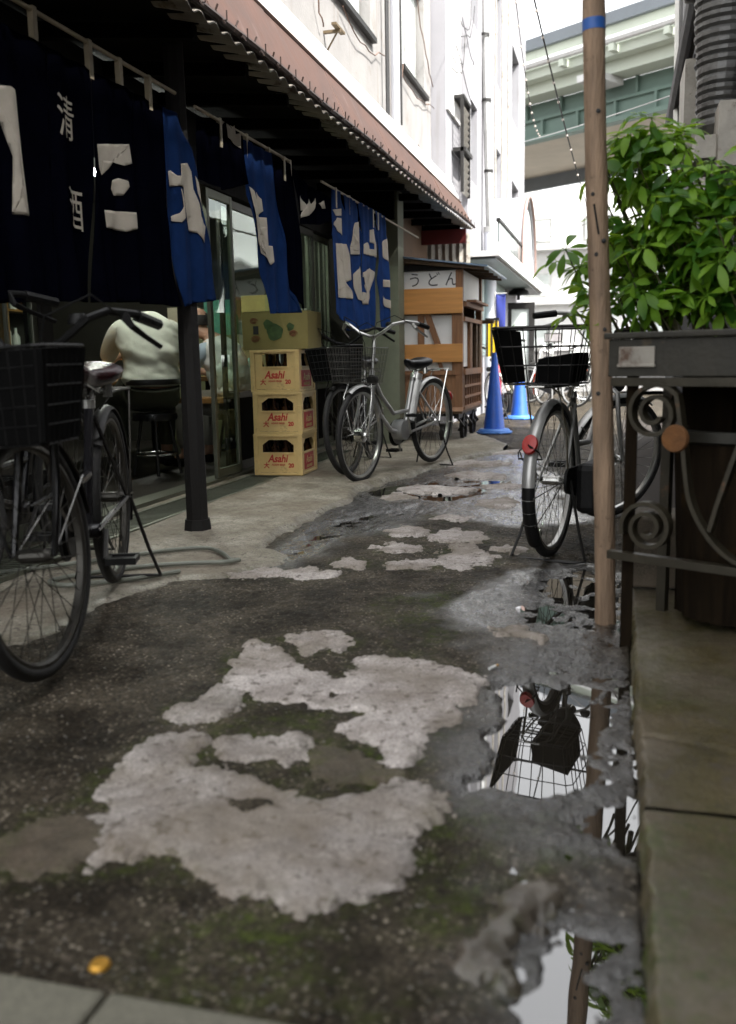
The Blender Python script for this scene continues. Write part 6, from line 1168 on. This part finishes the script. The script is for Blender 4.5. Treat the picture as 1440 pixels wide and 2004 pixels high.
# small potted plant near the door
pp = world_thing('potted_plant', 'thin leafy plant in a pot by the dark framed glass door', 'plant', (-1.62, 15.0, 0))
mb = MB(); mb.lathe([(0, 0), (.11, 0), (.15, .28), (.16, .3), (.13, .3), (0, .27)], (-1.62, 15.0, 0), 16); mb.build('pot', m_iron, pp, world=True, smooth=True); rr = random.Random(8)
mb = MB(); mb.tube([(-1.62, 15, .25), (-1.60, 15, .8), (-1.63, 15, 1.25)], .012, 5); mb.build('stem', m_stem, pp, world=True)
for k in range(22):
    b = Vector((-1.62, 15, rr.uniform(.8, 1.3))); a = rr.uniform(0, 6.28); d = Vector((math.cos(a) * .2, math.sin(a) * .2, rr.uniform(.02, .2))); s_ = d.cross(Vector((0, 0, 1))).normalized() * .016
    mb = MB(); mb.quad(b, b + d * .5 + s_, b + d + Vector((0, 0, -.03)), b + d * .5 - s_); mb.build('leaf', m_leaf2, pp, world=True)

# ================================================================ RIGHT SIDE: POLE, STAKE, PLANTER
pl = world_thing('bamboo_pole', 'tall weathered bamboo pole with a band of blue tape at the gutter', 'pole', (-.012, 3.09, -.01))
pts = []; rad = []
for k in range(40):
    z = -.03 + k * .095; pts.append((-.012 - .040 * z + .004 * math.sin(z * 3), 3.09 - .02 * z, z)); rad.append(.0335 - .0005 * z + (.0022 if k % 5 == 0 else 0))
mb = MB(); mb.tube(pts, rad, 16); mb.build('pole_shaft', m_poleM, pl, world=True, smooth=True)
q = lambda z: Vector((-.012 - .040 * z + .004 * math.sin(z * 3), 3.09 - .02 * z, z))
mb = MB(); mb.tube([q(1.835), q(1.87)], .0347, 16); mb.build('tape_band', m_bluetape, pl, world=True, smooth=True)
for z, dx_ in ((1.36, -.01), (.95, .012), (1.18, -.005), (.75, -.012), (1.22, .018), (1.60, .01)):
    p = q(z); mb = MB(); mb.lathe([(0, -.003), (.007, -.001), (.008, .004)], (p.x + dx_, p.y - .0315, p.z), 8, axis='y'); mb.build('knot_hole', m_blackprint, pl, world=True)
mb = MB(); p = q(1.30); mb.tube([p + Vector((-.010, -.034, .03)), p + Vector((.006, -.034, -.06))], .003, 4); mb.build('split', m_blackprint, pl, world=True)
st = world_thing('timber_stake', 'thin mossy timber stake standing beside the bamboo pole', 'stake', (.05, 2.83, 0)); B('stake_shaft', m_barkdark, ((.033, 2.82, -.02), (.068, 2.85, .84)), parent=st, bevel=.004)
# planter trough on iron scrollwork: local x along the trough towards the camera, y towards the alley side
PB, PA = Vector((.376, 2.62, 0)), Vector((-.012, 2.82, 0)); dvec = (PB - PA); LN = dvec.length; rzp = math.atan2(dvec.y, dvec.x)
tr = thing('planter_trough', 'long weathered metal plant trough on scrolled iron legs at the right', 'planter', (PA.x, PA.y, 0), rzp)
yo = 1   # +y in local space points towards the wall on the right
mb = MB(); T_ = .012; D_ = .34
L0, L1 = -.01, LN + .75
mb.box((L0, 0, .808), (L1, T_, .915)); mb.box((L0, D_ - T_, .808), (L1, D_, .915)); mb.box((L0, T_ + .001, .808), (L0 + T_, D_ - T_ - .001, .915)); mb.box((L1 - T_, T_ + .001, .808), (L1, D_ - T_ - .001, .915)); mb.box((L0 + T_, T_ + .001, .808), (L1 - T_, D_ - T_ - .001, .820)); mb.build('trough_box', m_trough, tr, bevel=.003)
mb = MB(); mb.box((L0 - .01, -.014, .916), (L1, .016, .934)); mb.build('trough_rim', m_trough, tr, bevel=.004); mb = MB(); mb.box((L0 - .01, .017, .918), (L0 + .018, D_, .933)); mb.build('trough_rim', m_trough, tr, bevel=.004)
mb = MB(); mb.box((L0 + T_, T_, .88), (L1 - T_, D_ - T_, .893)); mb.build('soil', m_soil, tr)
mb = MB(); mb.box((.025, -.006, .838), (.135, -.001, .893)); mb.box((.022, -.010, .835), (.138, -.001, .844)); mb.build('name_plate', m_corr, tr, bevel=.002)
for z, nm in ((.793, 'top_rail'), (.275, 'bottom_rail')): mb = MB(); mb.box((.0, .0, z - .012), (L1, .03, z + .012)); mb.build(nm, m_scroll, tr)
for x, y in ((.02, D_ - .03), (LN + .3, 0.), (LN + .3, D_ - .03)):
    for q_ in (0,): mb = MB(); mb.box((x, y, .0), (x + .03, y + .03, .78)); mb.build('leg', m_scroll, tr)
def scroll(cx, cz, r, a0, turns, dirn, tail=None, nm='scroll'):
    pts = []; n = int(turns * 26)
    for k in range(n + 1):
        a = a0 + dirn * turns * 2 * PI * k / n; rr_ = r * (.28 + .72 * k / n); pts.append(Vector((cx + rr_ * math.cos(a), .012, cz + rr_ * math.sin(a))))
    if tail: pts += [Vector((x, .012, z)) for x, z in tail]
    return pts
def scroll_part(pts):
    # smooth then sweep a flat bar
    out = []; P_ = pts
    for i in range(len(P_) - 1):
        p0, p1, p2, p3 = P_[max(0, i - 1)], P_[i], P_[i + 1], P_[min(len(P_) - 1, i + 2)]
        steps = 1 if (p2 - p1).length < .04 else 6
        for s in range(steps):
            u = s / steps; out.append(.5 * ((2 * p1) + (p2 - p0) * u + (2 * p0 - 5 * p1 + 4 * p2 - p3) * u * u + (3 * p1 - p0 - 3 * p2 + p3) * u ** 3))
    out.append(P_[-1]); rings = []
    for i, p in enumerate(out):
        t = (out[min(i + 1, len(out) - 1)] - out[max(i - 1, 0)]).normalized(); nrm = Vector((t.z, 0, -t.x)) * .006; w_ = Vector((0, .017, 0)); rings.append([p - nrm - w_, p + nrm - w_, p + nrm + w_, p - nrm + w_])
    mb = MB(); mb.loft(rings); mb.build('scroll', m_scroll, tr, smooth=False)
for x0_ in (0., .66):
    scroll_part(scroll(x0_ + .135, .705, .084, -.6, 1.8, -1, tail=[(x0_ + .225, .62), (x0_ + .235, .54), (x0_ + .255, .45), (x0_ + .31, .36), (x0_ + .38, .305), (x0_ + .45, .295)]))
    scroll_part(scroll(x0_ + .125, .37, .080, -2.2, 1.9, 1))
    scroll_part(scroll(x0_ + .475, .375, .082, .8, 1.7, -1))
    scroll_part(scroll(x0_ + .46, .71, .078, 3.6, 1.8, 1, tail=[(x0_ + .39, .66), (x0_ + .36, .56), (x0_ + .33, .46), (x0_ + .31, .38)]))
mb = MB(); mb.lathe([(0, -.012), (.036, -.012), (.040, 0), (.036, .006), (0, .008)], (.205, -.004, .635), 22, axis='y'); mb.build('rusty_disc', m_rust, tr, smooth=True)
# things under the trough
bj = thing('rusty_tub', 'rusty ribbed tub standing under the trough behind the scrollwork', 'tub', (.38, 3.0, .045)); mb = MB(); pr = [(0, .0), (.17, .0)]
for k in range(40):
    pass
rings = []
for z in np.linspace(.02, .56, 8): rings.append([Vector(((.165 + .05 * z) * (1 + .03 * math.cos(16 * a)) * math.cos(a), (.165 + .05 * z) * (1 + .03 * math.cos(16 * a)) * math.sin(a), z)) for a in np.linspace(0, 2 * PI, 64, endpoint=False)])
mb = MB(); mb.loft(rings); mb.build('tub_body', m_barkdark, bj, smooth=True); mb = MB(); mb.lathe([(.19, .56), (.215, .57), (.215, .60), (.18, .60), (.18, .57)], (0, 0, 0), 32); mb.build('tub_rim', m_trough, bj, smooth=True); mb = MB(); mb.lathe([(0, .585), (.178, .575)], (0, 0, 0), 20); mb.build('dead_leaves', m_rust, bj, kind='stuff')
bd = thing('shade_backing', 'dark planks added behind the scrolled iron legs in place of deep shade', 'board', (PA.x, PA.y, 0), rzp)
for k in range(9): mb = MB(); mb.box((.06 + k * .17, .36, 0), (.225 + k * .17, .385, .80 - .01 * (k % 3))); mb.build('plank', m_barkdark, bd, bevel=.003)  # planks added as a dark backing, standing in for shade under the trough
pt2 = world_thing('grey_block', 'small pale concrete block on the slab behind the stake', 'block', (.12, 3.4, .04)); B('block_body', m_patchd, ((.07, 3.35, .045), (.24, 3.6, .30)), parent=pt2, bevel=.01)
# ---- the plant
SP = thing('umbrella_plant', 'big umbrella plant spilling over the trough and the alley edge', 'plant', (.35, 2.6, .85))
rr = random.Random(12)
def leaflet(mb, base, d, up, L_, W_, droop, fold):
    side = d.cross(up).normalized(); n = 6; A = []; Bm = []; Cc = []
    for k in range(n + 1):
        u = k / n; wv = W_ * math.sin(PI * min(1, u * .93 + .05)) ** .8 * (.75 + .5 * u if u < .8 else 1.15 - (u - .8) * 2.2); p = base + d * (L_ * u) - up * (droop * L_ * u * u)
        A.append(p + side * wv + up * fold * wv); Bm.append(p); Cc.append(p - side * wv + up * fold * wv)
    k0 = len(mb.v); vs = A + Bm + Cc; m_ = n + 1
    mb.add(vs, [(i, i + 1, m_ + i + 1, m_ + i) for i in range(n)] + [(m_ + i, m_ + i + 1, 2 * m_ + i + 1, 2 * m_ + i) for i in range(n)])
def whorl(seed):
    r = random.Random(seed); mb = MB(); n = r.choice((7, 8, 8, 9)); up = Vector((0, 0, 1))
    for k in range(n):
        a = 2 * PI * k / n + r.uniform(-.12, .12); el = r.uniform(-.55, .25); d = Vector((math.cos(a) * math.cos(el), math.sin(a) * math.cos(el), math.sin(el)))
        L_ = r.uniform(.07, .108); pe = d * .022; mb.tube([Vector((0, 0, 0)), pe], .0016, 3, cap=False); upl = (up - d * up.dot(d)).normalized(); leaflet(mb, pe, d, upl, L_, L_ * r.uniform(.17, .22), r.uniform(.1, .5), r.uniform(.05, .4))
    return mb
protos = []
for i in range(8):
    w0 = whorl(50 + i); me = bpy.data.meshes.new('leaf'); me.from_pydata(w0.v, [], w0.f); me.polygons.foreach_set('use_smooth', [True] * len(me.polygons)); me.materials.append(m_leaf); protos.append((me, w0))
spots = []
for (cx, cy, cz, cr) in D['clusters']:
    nW = int(4 + cr * 95) if cr > .055 else (1 if cr == 0 else 4)
    for k in range(nW):
        v = Vector((rr.gauss(0, 1), rr.gauss(0, 1), rr.gauss(0, 1))).normalized() * (rr.random() ** .45)
        p = Vector((cx + v.x * cr * 1.2, cy + abs(v.y) * .5 * rr.uniform(.1, 1.) + v.y * .08, cz + v.z * cr * 1.05))
        if p.x > -.05:
            p.z = max(p.z, 1.0 + .05 * rr.random()); p.y = max(p.y, 2.86 - .56 * (p.x + .012) + .10)
        out = Vector((v.x * .9 - .15 + rr.uniform(-.35, .35), v.y * .4 - .25 + rr.uniform(-.3, .3), v.z * .7 + .8))
        spots.append((p, out, rr.uniform(.52, 1.0)))
camp = Vector(CAM['loc']); spots.sort(key=lambda s: (s[0] - camp).length)
far = MB(); nleaf = 0
stemmb = MB()
for i, (p, outd, sc) in enumerate(spots):
    me, w0 = protos[rr.randrange(8)]; qd = outd.to_track_quat('Z', 'Y').to_matrix() @ Matrix.Rotation(rr.uniform(0, 6.28), 3, 'Z')
    if nleaf < 298:
        o = bpy.data.objects.new('leaf', me); C.objects.link(o); o.parent = SP; o.location = p - Vector(SP.location); o.rotation_euler = qd.to_euler(); o.scale = (sc,) * 3; nleaf += 1
    else: far.add([qd @ Vector(v) * sc + p for v in w0.v], w0.f)
    if i % 2 == 0:
        b = Vector((min(.42, p.x + .12), p.y + .1, max(.86, p.z - .28))); stemmb.tube([b, (b + p) / 2 + Vector((.02, .02, -.03)), p], [.006, .004, .0022], 4, cap=False)
if far.v: far.build('inner_foliage', m_leaf, SP, world=True, kind='stuff', smooth=True)
for k in range(4):
    x = .10 + .08 * k; y = 3.34 - k * .05; stemmb.tube([(x, y, .86), (x - .02, y + .05, 1.05), (x + .02 * math.sin(k), y + .1, 1.25)], [.012, .009, .005], 6)
stemmb.build('stems', m_stem, SP, world=True, kind='stuff', smooth=True)

# ================================================================ CABLES, HOSE, LITTER
def cable(label, a, b, sag, r, mat, bulbs=0, n=24, cat='cable', nm='overhead_cable'):
    t = world_thing(nm, label, cat, a); a, b = Vector(a), Vector(b); pts = [a.lerp(b, k / n) - Vector((0, 0, sag * 4 * (k / n) * (1 - k / n))) for k in range(n + 1)]
    mb = MB(); mb.tube(pts, r, 5); mb.build('wire', mat, t, world=True)
    for k in range(bulbs):
        u = (k + .5) / bulbs; p = a.lerp(b, u) - Vector((0, 0, sag * 4 * u * (1 - u))); mb = MB(); mb.lathe([(0, -.03), (.012, -.022), (.014, -.008), (.006, 0)], p, 6); mb.build('bulb', M('clear_bulb', (.5, .45, .4), .2, bump=0), t, world=True)
    return t
cable('black overhead cable strung with small bulbs, nearer the pole', (-.85, 7.5, 4.3), (-.44, 14.0, 2.95), .12, .008, m_cable, bulbs=16)
cable('thinner overhead string of bulbs beside the white building', (-1.05, 9.5, 4.6), (-1.2, 15, 4.2), .35, .005, m_cable, bulbs=14)
cable('pale rope stretched across the alley under the expressway', (-2.0, 17.2, 4.55), (.54, 9.0, 3.15), .03, .006, m_whitepaint, cat='rope', nm='rope')
cable('thin dark wire high over the alley toward the right building', (-2.0, 12.5, 5.4), (.54, 6, 3.9), .1, .004, m_cable)
cable('lowest thin cable crossing behind the bamboo pole', (-2.0, 20.5, 3.2), (.54, 11.5, 2.7), .02, .004, m_cable)
hs_ = world_thing('garden_hose', 'grey green garden hose looped on the apron beside the nearest bicycle', 'hose', (-1.9, 3.5, .03))
P_ = [(-2.45, 3.2), (-2.2, 3.45), (-1.95, 3.72), (-1.80, 3.80), (-1.68, 3.72), (-1.585, 3.60), (-1.545, 3.60), (-1.60, 3.55), (-1.75, 3.50), (-1.90, 3.42), (-2.05, 3.28), (-2.15, 3.12), (-2.05, 3.06), (-1.92, 3.14), (-1.80, 3.24), (-1.70, 3.38)]
pts = []
for i in range(len(P_) - 1):
    p0, p1, p2, p3 = [Vector((*P_[max(0, min(len(P_) - 1, j))], .045)) for j in (i - 1, i, i + 1, i + 2)]
    for s in range(6): u = s / 6; pts.append(.5 * ((2 * p1) + (p2 - p0) * u + (2 * p0 - 5 * p1 + 4 * p2 - p3) * u * u + (3 * p1 - p0 - 3 * p2 + p3) * u ** 3))
gz = lambda x, y: float(.028 * np.clip((y - 2.6) / 2.2, .35, 1) + .002)
mb = MB(); mb.tube([(p.x, p.y, gz(p.x, p.y) + .014) for p in pts], .0095, 8); mb.build('hose_tube', m_hose, hs_, world=True, smooth=True)
zr_ = lambda x, y: float(zroad(np.array([x]), np.array([y]))[0])
cpv = thing('crown_top', 'golden bottle top lying on the dark asphalt near the kerb', 'bottle top', (-.712, 1.081, zr_(-.712, 1.081) + .003)); mb = MB(); pr = []
n = 42; ring = lambda r, z, w_: [Vector((r * (1 + w_ * math.cos(21 * a)) * math.cos(a), r * (1 + w_ * math.cos(21 * a)) * math.sin(a), z)) for a in np.linspace(0, 2 * PI, n, endpoint=False)]
mb.loft([ring(.0165, 0, .04), ring(.0150, .004, .02), ring(.0125, .0065, 0), ring(.006, .0068, 0)]); mb.build('cap_shell', m_gold, cpv, smooth=True)
bt = thing('cigarette_butt', 'white cigarette butt on the wet asphalt above the long puddle', 'cigarette butt', (-.314, 2.504, zr_(-.314, 2.504) + .005), 1.1); mb = MB(); mb.tube([(-.02, 0, 0), (.012, 0, 0)], .004, 8); mb.build('paper_tube', m_paper, bt, smooth=True); mb = MB(); mb.tube([(.0125, 0, 0), (.024, 0, 0)], .0041, 8); mb.build('filter', M('cork_filter', (.5, .3, .12), .7), bt, smooth=True)
# loose grit, one object
mb = MB(); rr = random.Random(21)
gx = []; gy = []
for k in range(1900):
    y = 1.05 + 4.5 * rr.random() ** 1.8; gx.append(rr.uniform(-1.75 * min(1, .5 + y / 4), .03)); gy.append(y)
gzv = zroad(np.array(gx), np.array(gy))
for x, y, z in zip(gx, gy, gzv):
    if z < -.017: continue
    s = rr.uniform(.0015, .0048); c = Vector((x, y, z + s * .4)); vs = [c + Vector((rr.uniform(.7, 1.2) * s * a, rr.uniform(.7, 1.2) * s * b, rr.uniform(.5, .9) * s * e)) for a, b, e in ((1, 0, 0), (0, 1, 0), (-1, 0, 0), (0, -1, 0), (0, 0, 1), (0, 0, -1))]
    mb.add(vs, [(0, 1, 4), (1, 2, 4), (2, 3, 4), (3, 0, 4), (1, 0, 5), (2, 1, 5), (3, 2, 5), (0, 3, 5)])
mb.build('gravel', M('loose_grit', (.11, .10, .085), .7, var=.7, scale=40), kind='stuff')
for nm_ in ('tmp_text',):
    o = bpy.data.objects.get(nm_)
    if o: bpy.data.objects.remove(o)

# wires hanging about the white building and an air conditioner on its wall
rr = random.Random(31)
for k in range(7):
    a = Vector((-2.05, 11.9 + rr.uniform(0, .9), 4.3 + rr.uniform(0, 1.2))); b = a + Vector((.08, rr.uniform(.3, 1.0), rr.uniform(-.7, .9)))
    pts = [a.lerp(b, t) + Vector((.05 * math.sin(t * PI), 0, -.22 * math.sin(t * PI) + rr.uniform(-.03, .03))) for t in np.linspace(0, 1, 9)]
    pipe('loose_wire', pts, .006, m_cable, nb, n=4)
for k in range(4): pipe('conduit', [(-1.985, 14.9 + k * .9, 2.9), (-1.985, 14.9 + k * .9, 8.5)], .018, m_corr, nb)
